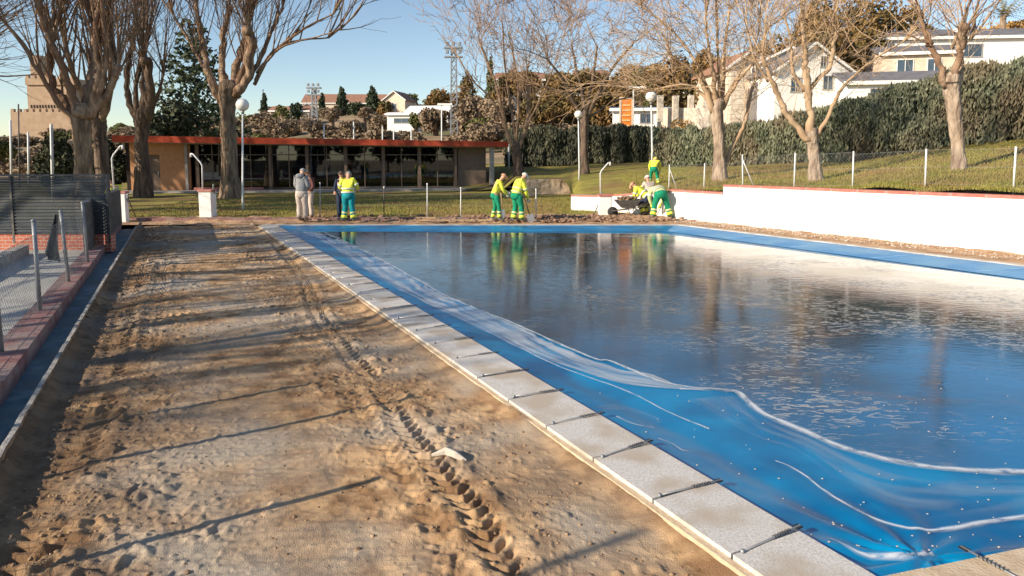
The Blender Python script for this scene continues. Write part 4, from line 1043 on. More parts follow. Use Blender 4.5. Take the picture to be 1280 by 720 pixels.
bare_tree('pollard_tree','thick pale tree with three upright limbs at the right, before the long white house',1196,20.5,218,
 [(1198,220,26),(1198,190,22),(1195,160,23),(1192,130,24),(1190,108,28),(1190,98,30)],
 [[(1184,104,14),(1176,80,12),(1168,60,11),(1162,35,10),(1155,5,7)],[(1190,100,15),(1192,75,12),(1190,55,13),(1186,40,14)],[(1198,102,13),(1206,80,11),(1210,55,12),(1216,40,11)],[(1190,55,6),(1196,20,5),(1200,-20,4)],[(1214,45,6),(1222,10,5),(1226,-30,4)],[(1166,50,5),(1150,20,4),(1130,-10,3)],[(1162,50,4),(1120,40,3),(1070,70,2)],[(1216,42,4),(1240,5,3)]],
 BP,M['limb'],M['twig_pale'],shoots=11,sl=(1.2,2.8),sr=.026,depth=2,kids=2,up=.1,wob=.1,spread=.8,dz=.8)
# pollards outside the frame at the left: they throw the long shadows on the yard
for i,(tx,ty,hh,lab) in enumerate([(-6.6,-.6,4.0,'tall slim pole standing left of the viewer outside the picture'),(-5.0,3.8,2.2,'short slim pole by the court fence outside the picture'),(-6.9,6.3,2.6,'slim pole in the court outside the picture left edge'),(-8.4,7.4,3.1,'taller slim pole deep in the court outside the picture')]):
    t=thing('court_pole',lab,'pole',(tx,ty,0)); m=MB(); m.tube([(tx,ty,-.2),(tx+.02,ty,hh)],.032,8); m.build('shaft',M['galv'],t,True)
TWM[0]=.012
for i,(tx,ty) in enumerate([(-17.8,.6),(-19,8.0),(-21.5,11.5),(-27,30),(-24.5,24),(-32,36)]):
    t=thing('pollard_tree',['bare pollard standing left of the yard, outside the picture, the nearer one','bare pollard standing left of the court, the middle one outside the picture','bare pollard standing left of the court beyond the yard','dense pollard left of the lawn outside the picture','pollard beside the court left of the panel wall','farthest pollard left of the pavilion','small pollard just behind the viewer on the left','small pollard between the two large ones left of the court'][i],'tree',(tx,ty,0))
    m=MB(); m.tube([(tx,ty,-.3),(tx,ty,2),(tx+.1,ty,3.8)],[.42,.34,.36],12); m.build('trunk',B,t,True)
    b_,tw=MB(),MB()
    for k in range(8):
        a=k*.9; d=Vector((math.cos(a)*.62,math.sin(a)*.62,1)).normalized(); d=(d+rv(.12)).normalized(); pts=[Vector((tx,ty,3.6))+d*q for q in (0,1,2,3)]; b_.tube(pts,[.15,.10,.07,.07],8)
        for q in range(14 if i in (3,4,5) else 9): grow(b_,tw,pts[-1],(d+rv(.35)).normalized(),random.uniform(2,3.6)*(1 if i<3 else 1.5),.04 if i<3 else .06,1 if i<3 else 2,.08,.08,3)
    b_.build('branches',M['limb'],t,True); tw.build('twigs',M['twig'],t,normals=False)
# ================================================================ FOLIAGE
def cards(cen,size,seed=0,flat=.0):
    n=len(cen); r=np.random.default_rng(seed)
    a=r.normal(size=(n,3)); a/=np.linalg.norm(a,axis=1,keepdims=True)
    b=r.normal(size=(n,3)); b-=a*(a*b).sum(1,keepdims=True); b/=np.linalg.norm(b,axis=1,keepdims=True)
    s=np.asarray(size)*r.uniform(.6,1.3,n) if np.ndim(size)==0 else size
    s=s[:,None]; V=np.stack([cen-a*s,cen+b*s*.55,cen+a*s,cen-b*s*.55],1).reshape(-1,3)
    return V,np.arange(4*n).reshape(n,4)
def crownpts(clumps,n,r):
    """clumps: list of (cx,cy,cz,rx,ry,rz); points mostly on the lumpy shells"""
    out=[]; vol=np.array([c[3]*c[5] for c in clumps]); vol=vol/vol.sum()
    for c,f_ in zip(clumps,vol):
        k=max(4,int(n*f_)); d=r.normal(size=(k,3)); d/=np.linalg.norm(d,axis=1,keepdims=True)
        rad=r.uniform(.45,1.08,(k,1))**.6; out.append(np.array(c[:3])+d*rad*np.array(c[3:6]))
    return np.concatenate(out)
def leafy(name,label,cat_,loc,h,w_,shape,mat,n=3000,leaf=.12,seed=0,group=None,trunkm=None,trunk_r=.15,clean=.2):
    r=np.random.default_rng(seed); x0,y0,z0=loc; cl=[]
    t=thing(name,label,cat_,loc,group)
    if shape=='umbrella':
        for i in range(16):
            a=r.uniform(0,6.28); q=r.uniform(.1,1)**.5; cl.append((x0+math.cos(a)*q*w_*.42,y0+math.sin(a)*q*w_*.42,z0+h*(.80-.12*q*q)+r.uniform(-.05,.05)*h,w_*r.uniform(.12,.22),w_*r.uniform(.12,.22),h*r.uniform(.07,.13)))
    elif shape=='cone':
        for i in range(18):
            f_=(i+.5)/18; rr=w_*.5*(1-f_)**.8+.08*w_; a=i*2.4; cl.append((x0+math.cos(a)*rr*.45,y0+math.sin(a)*rr*.45,z0+h*(clean+(1-clean)*f_),rr*.7,rr*.7,h*.07))
    elif shape=='column':
        for i in range(10):
            f_=(i+.5)/10; rr=w_*.5*math.sin(math.pi*min(1,(f_*.8+.25)))**.6; cl.append((x0+r.uniform(-.1,.1)*w_,y0,z0+h*f_,rr,rr,h*.09))
    else:
        for i in range(20):
            d=r.normal(size=3); d/=np.linalg.norm(d); q=r.uniform(.3,1)
            cl.append((x0+d[0]*q*w_*.36,y0+d[1]*q*w_*.36,z0+h*(clean+(1-clean)*.5)+d[2]*q*h*(1-clean)*.36,w_*r.uniform(.13,.22),w_*r.uniform(.13,.22),h*(1-clean)*r.uniform(.13,.22)))
    V,Fc=cards(crownpts(cl,n,r),leaf,seed); npmesh('crown',V,Fc,mat,parent=t)
    m=MB(); m.tube([(x0,y0,z0-.8),(x0,y0,z0+h*.35),(x0+.1,y0,z0+h*.8)],[trunk_r*1.3,trunk_r,trunk_r*.4],8)
    if shape in('umbrella','round'):
        for c in cl[:8]: m.tube([(x0,y0,z0+h*(.35 if shape=='round' else .5)),((x0+c[0])/2,(y0+c[1])/2,z0+h*.6),c[:3]],[trunk_r*.6,trunk_r*.4,trunk_r*.2],5)
    m.build('trunk',trunkm or BD,t,True); return t
def at(px,Y): z=TZ(px,Y); return (X(px,Y,z),Y,z)
def leafpx(name,label,px,Y,ytop,wpx,shape,mat,n=3000,leaf=None,seed=None,group=None,**k):
    p=at(px,Y); h=P(px,ytop,Y).z-p[2]
    return leafy(name,label,'tree' if name!='shrub' else 'shrub',p,h,wpx*Y/869,shape,mat,n,leaf or Y*.0022,seed if seed is not None else abs(int(px*7+Y)),group,**k)
leafpx('cedar_tree','dark drooping cedar behind the pavilion roof, between the big left trees',248,64,30,125,'cone',M['conifer'],3200,.28,clean=.15)
leafpx('cedar_tree','dark spreading cedar behind the pavilion left of the second large trunk',212,60,118,90,'round',M['hedge_dark'],4000,.25)
leafpx('conifer_tree','black-green dense conifer behind the panel wall at the far left',72,36,160,64,'round',M['hedge_dark'],9000,.12,clean=0.0)
leafpx('conifer_tree','low dark evergreen just left of the pavilion, behind the shaded trunk',140,44,176,60,'round',M['hedge_dark'],8000,.14,clean=0.0)
leafpx('conifer_tree','green-brown low tree at the left frame edge near the castle foot',-10,60,150,60,'round',M['pine_green'],3000,.2)
for i,(px,Y,yt,wp,sh,mt,lab) in enumerate([
 (331,180,114,8,'column','conifer','thin dark cypress left of the hillside villa'),(403,190,115,8,'column','conifer','thin dark cypress in front of the hillside villa'),
 (428,190,110,18,'cone','conifer','dark fir between the villa windows on the hill'),(466,185,109,22,'cone','conifer','blue-dark fir right of the hillside villa'),(444,180,124,22,'round','conifer','low round dark tree before the villa'),
 (510,165,113,38,'round','pine_green','rounded olive-green pine above the small white houses'),(542,160,118,26,'round','pine','small brownish pine right of the olive pine'),
 (352,150,128,26,'round','pine_green','low olive tree above the pavilion roof left of the lattice mast'),(372,160,124,20,'round','conifer','dark bushy tree left of the small pale gabled house'),(416,150,134,22,'round','scrub','brown bare tree before the far villa'),(456,150,132,26,'round','scrub','brown bare tree below the dark fir'),(482,150,126,22,'round','pine','rust tree beside the pale gabled house on the hill'),(520,110,138,24,'round','pine_green','olive shrub-like tree between the two white houses'),(390,110,142,40,'round','scrub','grey-brown tree just above the pavilion roof'),(440,105,146,44,'round','scrub','second grey-brown tree just above the pavilion roof'),(345,105,140,36,'round','scrub','grey-brown tree right of the large globe lamp'),
 (585,130,84,34,'round','pine','brownish dense tree left of the tall cypress'),(613,120,64,12,'column','pine_green','tall narrow cypress behind the slender bare tree'),(560,140,108,60,'round','pine','wide brown tree crown by the lattice mast'),
 (650,100,82,62,'umbrella','pine','orange-brown umbrella pine behind the slender bare tree'),(700,95,86,60,'round','pine','brown pine between the two middle bare trees'),(735,100,80,60,'umbrella','pine','broad umbrella pine behind the grey twiggy crown'),
 (775,92,84,56,'round','pine','brown pine above the orange board'),(622,105,104,44,'round','pine','brown bushy tree right of the tall cypress'),
 (842,76,48,82,'round','pine','large orange-brown pine behind the mop-headed tree'),(810,80,76,60,'round','pine_green','olive pine left of the large orange-brown pine'),(884,72,50,60,'round','pine','rust pine right of the large orange-brown one'),
 (958,82,38,80,'round','pine','rusty pine crown above the stone gabled house'),(1058,78,-30,150,'round','pine','huge brown-green pine towering behind the white gabled house'),(1012,84,-10,70,'round','pine','brown pine left of the huge one'),(1110,80,-5,90,'round','pine','brown-green pine right of the huge one'),
 (1262,96,22,150,'round','scrub_ochre','ochre shrubbery behind the long roof'),(1150,98,30,60,'round','pine','brown pine above the long white house'),
 (640,120,96,70,'round','pine','brown pine mass behind the slender bare tree crown'),(690,125,84,70,'umbrella','pine','farther umbrella pine between the two middle trees'),(725,88,100,66,'round','pine','low rust-brown pine behind the dark straight trunk'),
 (670,85,112,60,'round','pine','low brown pine beside the slender bare tree'),(755,85,98,70,'round','pine','rust-brown pine left of the orange board'),(800,90,70,70,'umbrella','pine','umbrella pine behind the large globe lamp'),(590,95,112,60,'round','scrub','tall leafless grey-brown tree behind the pavilion right end'),
 (620,90,120,60,'round','scrub','tall leafless brown tree by the tall cypress'),(545,100,128,50,'round','scrub','leafless brown tree at the twin-head street light'),(905,80,58,60,'umbrella','pine','umbrella pine behind the mop-headed tree top'),(1035,70,10,90,'round','pine','dense brown pine directly behind the tall white gable'),(1085,74,20,90,'round','pine','dense brown pine right behind the tall white gable'),(1120,86,40,70,'round','pine','brown pine behind the terrace house'),
 (660,75,150,50,'round','scrub','grey-brown shrub behind the dark hedge'),(600,75,152,60,'round','scrub','grey-brown shrub at the pavilion right end')]):
    leafpx('pine_tree' if 'pine' in lab else ('cypress_tree' if 'cypress' in lab else 'evergreen_tree'),lab,px,Y,yt,wp,sh,M[mt],3600 if wp>40 else 1500,None if Y>100 else .26,group='evergreen trees on the hillside',trunk_r=.25 if Y<100 else .35,clean=.12)
# palm
pp=at(1250,90); zcr=P(1250,20,90).z
pt=thing('palm_tree','small fan of palm fronds above the long grey roof at the right','palm',pp)
m=MB(); m.tube([(pp[0],pp[1],pp[2]-1),(pp[0],pp[1],zcr)],.35,10); m.build('trunk',B,pt,True)
V=[];Fc=[]
for i in range(34):
    a=random.uniform(0,6.28); el=random.uniform(.0,1.3); L=4.0; p=Vector((pp[0],pp[1],zcr)); d=Vector((math.cos(a)*math.cos(el),math.sin(a)*math.cos(el),math.sin(el)))
    side=d.cross(Vector((0,0,1))).normalized()
    for k in range(10):
        q=p+d*(L*k/10)+Vector((0,0,-.14*(k/4)**2))
        for sg in (-1,1):
            e=q+side*sg*.55*(1-k/14)+Vector((0,0,-.25))+d*.3; o=len(V); V+=[tuple(q),tuple(q+d*.12),tuple(e)]; Fc.append((o,o+1,o+2))
npmesh('fronds',np.array(V),np.array(Fc),M['palm'],parent=pt)
for i in range(13):  # unseen row added so the pavilion glass reflects dark trees
    tx,ty=-42+i*7.2+random.uniform(-2,2),-34+random.uniform(-5,5)
    o=leafy('evergreen_tree','dark evergreen tree added behind the viewer, outside the picture, for the glass to reflect','tree',(tx,ty,-.4),[11,9,8][i%3],9,'round',M['conifer'],1500,.5,seed=500+i,group='evergreen trees added behind the viewer',clean=.02)
# scrub shrubs over the slope: a few shared crowns, copied
proto=[]
for i in range(4):
    sname='shrub'
    t=leafy(sname,'brown leafless shrub on the far slope','shrub',(0,0,0),4,5.5,'round',M['scrub'] if i<3 else M['pine_green'],1400,.30,seed=900+i,group='brown shrubs scattered over the far slope',clean=-.1,trunk_r=.1)
    proto.append(t)
k=0
spots=[]
for i in range(210):
    px=random.uniform(0,900); Y=random.uniform(66,230)
    if 160<px<640 and Y<75: Y+=15
    spots.append((px,Y))
for px,Y in spots:
    lp=at(px,Y); s_=random.uniform(.5,1.0)*(1 if Y<110 else 1.25)*(1.25 if px>580 else 1.12)
    q=proto[random.choice([0,0,1,1,2,2,3])]
    o=clone(q,(lp[0],lp[1],lp[2]-.3),None,random.uniform(0,6),(s_*1.15,s_*1.15,s_*random.uniform(.5,.9)))
    k+=1
for q,px in zip(proto,(90,300,470,600)):
    lp=at(px,88); q.location=(lp[0],lp[1],lp[2]-.3)
# hedges
def hedge(name,label,ctrl,mat,n,leaf,seed,thick=2.2,inner=True):
    """ctrl: list of (px,Y,ytop_px)"""
    r=np.random.default_rng(seed); px=np.array([c[0] for c in ctrl],float)
    def at_(q):
        Y=float(np.interp(q,px,[c[1] for c in ctrl])); yt=float(np.interp(q,px,[c[2] for c in ctrl])); z0=TZ(q,Y); return X(q,Y,z0),Y,z0,P(q,yt,Y).z
    s=np.linspace(px[0],px[-1],160); T=np.array([at_(q) for q in s])
    t=thing(name,label,'hedge',tuple(T[0][:3]))
    w=np.diff(T[:,0],prepend=T[0,0]); L=np.concatenate([[0],np.cumsum(np.hypot(np.diff(T[:,0]),np.diff(T[:,1])))])
    u=r.uniform(0,L[-1],n); X_=np.interp(u,L,T[:,0]); Y_=np.interp(u,L,T[:,1]); Z0=np.interp(u,L,T[:,2]); Z1=np.interp(u,L,T[:,3])
    hf=r.uniform(0,1,n)**.8
    bul=fbm(u*.55,hf*1.6,4,seed)*1.5-.35*np.abs(np.sin(u*1.9+fbm(u*.4,u*0,2,seed+9)*6))
    dep=np.where(r.uniform(0,1,n)<.75,-thick/2,r.uniform(-thick/2,thick/2,n))
    top=r.uniform(0,1,n)<.2; hf=np.where(top,1.,hf); dep=np.where(top,r.uniform(-thick/2,thick/2,n),dep)
    Zt=Z1+fbm(u*.9,u*0,4,seed+3)*.8+.18*np.abs(np.sin(u*1.9+fbm(u*.4,u*0,2,seed+9)*6))
    Z=Z0+(Zt-Z0)*hf+r.normal(0,.09,n)
    taper=np.where(dep<0,(hf>.85)*(hf-.85)*2.5,0)
    cen=np.stack([X_+r.normal(0,.1,n),Y_+dep+bul*1.6+taper+np.abs(r.normal(0,.15,n)),Z],-1)
    ax=np.stack([r.normal(0,.35,n),r.normal(0,.35,n)-.15,np.ones(n)],-1); ax/=np.linalg.norm(ax,axis=1,keepdims=True)
    bx=r.normal(size=(n,3)); bx-=ax*(ax*bx).sum(1,keepdims=True); bx/=np.linalg.norm(bx,axis=1,keepdims=True)
    sz=(leaf*r.uniform(.7,1.8,n))[:,None]
    V=np.stack([cen-ax*sz,cen+bx*leaf*.42,cen+ax*sz,cen-bx*leaf*.42],1).reshape(-1,3); Fc=np.arange(4*n).reshape(n,4)
    npmesh('foliage',V,Fc,mat,parent=t)
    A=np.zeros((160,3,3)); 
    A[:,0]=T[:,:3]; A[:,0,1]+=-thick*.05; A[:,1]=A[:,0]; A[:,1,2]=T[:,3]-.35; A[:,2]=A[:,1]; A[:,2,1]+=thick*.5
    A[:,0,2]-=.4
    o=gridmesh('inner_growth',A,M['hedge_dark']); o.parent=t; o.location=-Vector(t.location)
    m=MB()
    for q in np.arange(px[0]+3,px[-1],9.):
        a=at_(q); m.tube([(a[0],a[1]-.3,a[2]-.3),(a[0]+.2,a[1]-.5,a[2]+(a[3]-a[2])*.6)],[.07,.03],5)
    m.build('stems',BD,t); return t
hedge('hedge','tall grey-green hedge climbing the bank behind the fence at the right',[(812,46,166),(900,41,164),(960,38,158),(1018,35.5,146),(1100,33,122),(1180,31.5,98),(1280,30,80),(1420,28,70)],M['hedge'],60000,.105,5)
hedge('hedge','darker hedge across the middle, behind the slender bare tree and dark trunk',[(632,56,168),(700,55,164),(757,54,166),(806,53,164)],M['hedge_mid'],24000,.15,6)
# grass blades (stuff)
def blades(region,n,hgt,seed):
    r=np.random.default_rng(seed); P0=region(n,r); n=len(P0)
    a=r.uniform(0,6.28,n); lean=r.normal(0,.35,(n,2))*hgt; w=.012
    v0=P0+np.stack([np.cos(a)*w,np.sin(a)*w,0*a],-1); v1=P0-np.stack([np.cos(a)*w,np.sin(a)*w,0*a],-1); v2=P0+np.stack([lean[:,0],lean[:,1],hgt*r.uniform(.5,1.3,n)],-1)
    V=np.stack([v0,v1,v2],1).reshape(-1,3); return V,np.arange(3*n).reshape(n,3)
def reg_bank(n,r):
    i=r.integers(60,bankA.shape[0]-40,n); j=(r.uniform(0,1,n)**1.5*40).astype(int); p=bankA[i,j].copy(); p[:,:2]+=r.uniform(-.12,.12,(n,2)); return p
def reg_lawn(n,r):
    return np.stack([r.uniform(-16,6,n),24.7+r.uniform(0,1,n)**1.8*14,np.full(n,-.04)],-1)
V1,F1=blades(reg_bank,60000,.09,1); V2,F2=blades(reg_lawn,60000,.08,2)
o=npmesh('grass',np.concatenate([V1,V2]),np.concatenate([F1,F2+len(V1)]),M['grass_blade']); tag(o,'short winter grass blades on the bank and lawn','grass',kind='stuff')
# rubble by the pool's far side
pts=[]
for i in range(900):
    px=random.gauss(705,60) if i%3 else random.uniform(380,860); Yq=random.uniform(23.1,25.4)
    if px<330 or px>870: continue
    r_=abs(random.gauss(0,.035))+.015; pts.append((X(px,Yq),Yq,.03+random.uniform(0,.06),r_))
rocks('rubble',pts,M['rubble'],'brown rubble and broken earth along the far edge of the pool','rubble')
pts=[]
for i in range(1500):
    t=random.random()**1.2; q=w0+wd*(t*1.6)-wn_*random.uniform(.05,1.2); r_=abs(random.gauss(0,.012))+.006; pts.append((q.x,q.y,.03,r_))
rocks('gravel',pts,M['stone_light'],'small gravel on the earth strip under the white retaining wall','gravel')
# ================================================================ HOUSES
def house(name,label,px,Y,zb,wid,dep,h,rh,wallm,roofm,rz=0,gable='x',wins=(),door=None,eave=.35,cat_='house'):
    """box at view column px; ridge runs along local x ('x') or y ('y'); wins on the front: (u,z,w,h)"""
    x0=X(px,Y,zb); t=thing(name,label,cat_,(x0,Y,zb)); o=Vector((x0,Y,zb))
    co,si=math.cos(rz),math.sin(rz)
    def L(x,y,z): return (x0+x*co-y*si,Y+x*si+y*co,zb+z)
    m=MB(); a=wid/2
    if gable=='x':
        vs=[L(-a,0,-3),L(a,0,-3),L(a,dep,-3),L(-a,dep,-3),L(-a,0,h),L(a,0,h),L(a,dep,h),L(-a,dep,h),L(-a,dep/2,h+rh),L(a,dep/2,h+rh)]
        m.add(vs,[(0,1,5,4),(1,2,6,9,5),(2,3,7,6),(3,0,4,8,7),(4,5,9,8),(6,7,8,9)])
    else:
        vs=[L(-a,0,-3),L(a,0,-3),L(a,dep,-3),L(-a,dep,-3),L(-a,0,h),L(a,0,h),L(a,dep,h),L(-a,dep,h),L(0,0,h+rh),L(0,dep,h+rh)]
        m.add(vs,[(0,1,5,8,4),(1,2,6,5),(2,3,7,9,6),(3,0,4,7),(4,8,9,7),(8,5,6,9)])
    m.build('wall',wallm,t)
    m=MB(); th=.22; e=eave
    if gable=='x':
        for sg in (0,1):
            ye=-e if sg==0 else dep+e; zr=h+rh+.03; ze=h-rh*e/(dep/2)+.03
            vs=[L(-a-e,ye,ze),L(a+e,ye,ze),L(a+e,dep/2,zr),L(-a-e,dep/2,zr)]; m.add(vs+[(v[0],v[1],v[2]+th) for v in vs],[(0,1,2,3),(7,6,5,4),(0,4,5,1),(1,5,6,2),(2,6,7,3),(3,7,4,0)])
    else:
        for sg in (-1,1):
            xe_=sg*(a+e); zr=h+rh+.03; ze=h-rh*e/a+.03
            vs=[L(xe_,-e,ze),L(xe_,dep+e,ze),L(0,dep+e,zr),L(0,-e,zr)]; m.add(vs+[(v[0],v[1],v[2]+th) for v in vs],[(0,1,2,3),(7,6,5,4),(0,4,5,1),(1,5,6,2),(2,6,7,3),(3,7,4,0)])
    rf=m.build('roof',roofm,t)
    m=MB(); 
    if gable=='x':
        p=L(0,-e-.03,h-rh*e/(dep/2)+.12); m.box(p,(wid+2*e,.08,.3),rz)
    else:
        for sg in(-1,1): m.tube([L(sg*(a+e),-e-.03,h-rh*e/a+.12),L(0,-e-.03,h+rh+.12)],.13,4)
    m.build('eave_board',M['white'],rf)
    for (u,z_,ww,hh) in wins:
        f_=MB(); 
        for dx,dz_,sw,sh in ((0,hh/2,ww+.1,.07),(0,-hh/2,ww+.2,.08),(-ww/2,0,.06,hh),(ww/2,0,.06,hh),(0,0,.05,hh)):
            p=L(u+dx,-.03,z_+dz_); f_.box(p,(sw,.12,sh),rz)
        wf=f_.build('window',M['white'] if wallm is not M['white'] else M['concrete'],t)
        g_=MB(); g_.box(L(u,-.01,z_),(ww,.06,hh),rz); g_.build('pane',M['winglass'],wf)
    return t
mm=869
def zz(px,py,Y): return P(px,py,Y).z
# long white house top right
Y=72; house('house','long white house with grey roof and wide twin window at the upper right',1232,Y,zz(1232,90,Y),22,9,zz(1232,47,Y)-zz(1232,90,Y),1.4,M['white'],M['roof_grey'],R(-6),'x',[(-1.8,2.2,2.6,1.3),(5,2.0,1.0,1.6),(-7,2,1.4,1.2)])
m=MB(); q=P(1222,40,Y); m.box((q.x,Y+3,q.z),(.8,.8,1.5)); m.box((q.x,Y+3,q.z+.8),(.95,.95,.15)); tag(m.build('chimney_stack',M['white']),'short white chimney standing on the long grey roof','chimney')
Y=66; house('house','white terrace house with low porch left of the thick three-limbed tree',1148,Y,zz(1148,96,Y),6.5,7,zz(1148,67,Y)-zz(1148,96,Y),1.0,M['cream'],M['roof_grey'],R(-14),'x',[(-1.2,1.0,1.4,1.3),(1.3,1.0,1.2,1.3)])
Y=56; house('house','low white building with sloping grey roof just above the right hedge',1140,Y,zz(1140,132,Y),10,6,zz(1140,103,Y)-zz(1140,132,Y),1.0,M['white'],M['roof_grey'],R(-10),'x',[(-2.6,1.0,1.2,.8)])
Y=62; house('house','pink-stone bungalow with verandah windows right of the white gabled house',1066,Y,zz(1066,135,Y),9,7,zz(1066,104,Y)-zz(1066,135,Y),1.1,M['cream'],M['roof_tile'],R(-12),'x',[(-2.8,1.1,1.3,1.3),(-1.0,1.1,1.0,1.3),(2.4,1.2,1.2,1.0)])
Y=60; house('house','tall white gabled house behind the pale forked tree',1014,Y,zz(1014,150,Y),7.0,9,zz(1014,90,Y)-zz(1014,150,Y),2.3,M['white'],M['roof_grey'],R(8),'y',[(-1.6,3.0,.9,1.2),(1.4,3.2,.9,1.2),(.9,5.0,.5,.9)])
Y=63; house('house','smaller white gable stepping down behind the tall white house',985,Y,zz(985,150,Y),5,8,zz(985,78,Y)-zz(985,150,Y),1.2,M['white'],M['roof_grey'],R(-8),'y',[(0,3,.8,1.0)])
Y=64; house('house','narrow salmon gabled house with stone chimney stack beside the mop-headed tree',934,Y,zz(934,152,Y),3.9,8,zz(934,85,Y)-zz(934,152,Y),1.4,M['cream'],M['roof_tile'],R(6),'y',[(.6,4.2,.7,1.4)])
Y=62; m=MB(); q=P(919,130,Y); zb_=zz(919,158,Y); 
for k in range(12): m.box((q.x+random.uniform(-.05,.05),Y,zb_+k*.42),(1.15,1.1,.40))
tag(m.build('stone_stack',M['pale_stone']),'pale rough stone chimney stack rising beside the salmon gable','chimney')
# stone garden wall and house fragments around 830-890
Y=60; sw=thing('garden_stone_wall','cream stone garden wall with posts above the ochre hedge','wall',(X(855,Y,3),Y,3))
m=MB(); m.seg((X(822,Y,3),Y),(X(890,Y-3,3),Y-3),.4,2,(zz(822,135,Y),zz(890,135,Y-3))); m.build('wall_body',M['pale_stone'],sw)
for px in (824,843,862,880):
    m=MB(); m.box((X(px,Y-1.5,5),Y-1.7,zz(px,136,Y-1.5)),(.45,.5,2.2)); m.build('pier',M['pale_stone'],sw)
Y=85; house('house','small white house peeking between pines above the stone wall',842,Y,zz(842,132,Y),6,6,2.2,1.0,M['white'],M['roof_tile'],R(-10),'x',[(0,1.1,1.0,1.0)])
Y=70; house('house','small white flat building right of the orange board',800,Y,zz(806,158,Y),5.5,5,zz(806,138,Y)-zz(806,158,Y),.3,M['white'],M['sign_blue'],R(-8),'x',[(-1.5,.8,1.0,1.0),(.6,.8,1.2,1.0)])
Y=105; house('house','white house half hidden by the slender bare tree',650,Y,zz(650,125,Y),7,6,3.0,1.2,M['white'],M['roof_tile'],0,'x',[(0,1.5,1.2,1.2)])
Y=110; house('house','tiny white gable high among the pines behind the twiggy crown',740,Y,zz(740,108,Y),5,5,1.6,1.0,M['white'],M['roof_tile'],0,'x',[(0,.8,.8,.8)])
Y=210; house('villa','wide cream villa with brown tiled roof and dormers on the far hill',432,Y,zz(432,145,Y),26,12,zz(432,129,Y)-zz(432,145,Y),3.0,M['cream'],M['roof_tile'],R(3),'x',[(-9,1.8,1.3,1.4),(-5,1.8,1.3,1.4),(-1,1.8,1.3,1.4),(4,1.8,1.5,1.4),(9,1.8,1.5,1.4)])
Y=200; house('house','small pale gabled house left of the far villa',384,Y,zz(384,148,Y),5,6,2.6,1.6,M['cream'],M['roof_tile'],R(20),'y',[(0,1.6,1.2,1.2)])
Y=150; house('house','pale gabled house just right of the dark firs on the hill',493,Y,zz(493,142,Y),5,6,2.9,1.8,M['cream'],M['roof_tile'],R(-14),'y',[(0,1.6,1,1.2)])
Y=118; house('house','small white box house with wide glass front on the slope',502,Y,zz(502,156,Y),5,4,1.7,.3,M['white'],M['white'],R(-4),'x',[(0,.7,2.6,.8)])
Y=122; house('house','white house with slanted roof right of the box house',534,Y,zz(534,158,Y),7.5,6,2.6,1.0,M['white'],M['white'],R(-10),'x',[(1.5,1.2,1.2,1.2)])
Y=160; house('house','distant white cottage far left of the villa, above the pavilion roof',362,Y,zz(362,152,Y),9,6,2.4,1.1,M['cream'],M['roof_tile'],0,'x',[(0,1.2,1,1)])
# orange board
Y=58; zb_=zz(786,159,Y); sg=thing('orange_board','orange board with pale stripes in a cream frame beside the small white building','sign',(X(786,Y,zb_),Y,zb_))
p0=P(776,160,Y); p1=P(789,160,Y); ztp=zz(780,124,Y)
m=MB(); m.box(((p0.x+p1.x)/2,Y,(zb_+ztp)/2),(p1.x-p0.x,.12,ztp-zb_)); m.build('board',M['sign_orange'],sg)
m=MB()
for k in range(5): m.box(((p0.x+p1.x)/2,Y-.08,ztp-.5-k*.42),((p1.x-p0.x)*.75,.05,.12))
m.build('stripes',M['sign_stripe'],sg)
m=MB(); m.box((p0.x-.06,Y,(zb_+ztp)/2),(.14,.2,ztp-zb_+.1)); m.box((p1.x+.06,Y,(zb_+ztp)/2),(.14,.2,ztp-zb_+.1)); m.box(((p0.x+p1.x)/2,Y,ztp+.08),(p1.x-p0.x+.3,.2,.16)); m.build('frame',M['cream'],sg)
# castle
Y=215; zb_=zz(60,158,Y)
cs=thing('castle','pink stone castle keep with battlements rising behind the far left tree','castle',(X(60,Y,zb_),Y,zb_))
def pbox(m,pxa,pxb,ya,yb,Yc,dp):
    a=P(pxa,ya,Yc); b=P(pxb,yb,Yc); m.box(((a.x+b.x)/2,Yc+dp/2,(a.z+b.z)/2),(abs(b.x-a.x),dp,abs(a.z-b.z)))
m=MB(); pbox(m,33,92,102,175,Y,12); pbox(m,31,94,98,106,Y-.6,13.2)
for i in range(8): pbox(m,31.5+i*8,35.5+i*8,94,98,Y-.6,1)
m.build('keep',M['castle'],cs)
m=MB(); pbox(m,37,50,72,98,Y+3,4); 
for i in range(3): pbox(m,37+i*5,40+i*5,69,72,Y+3,4)
m.build('turret',M['castle'],cs)
m=MB(); pbox(m,13,100,140,178,Y-8,8)
for i in range(11): pbox(m,13+i*8,17+i*8,136,140,Y-8,1)
m.build('curtain_wall',M['castle'],cs)
m=MB()
for i in range(14): pbox(m,38+i*3.6,39.2+i*3.6,131,135,Y-.2,.3)
m.build('machicolation',M['interior'],cs)
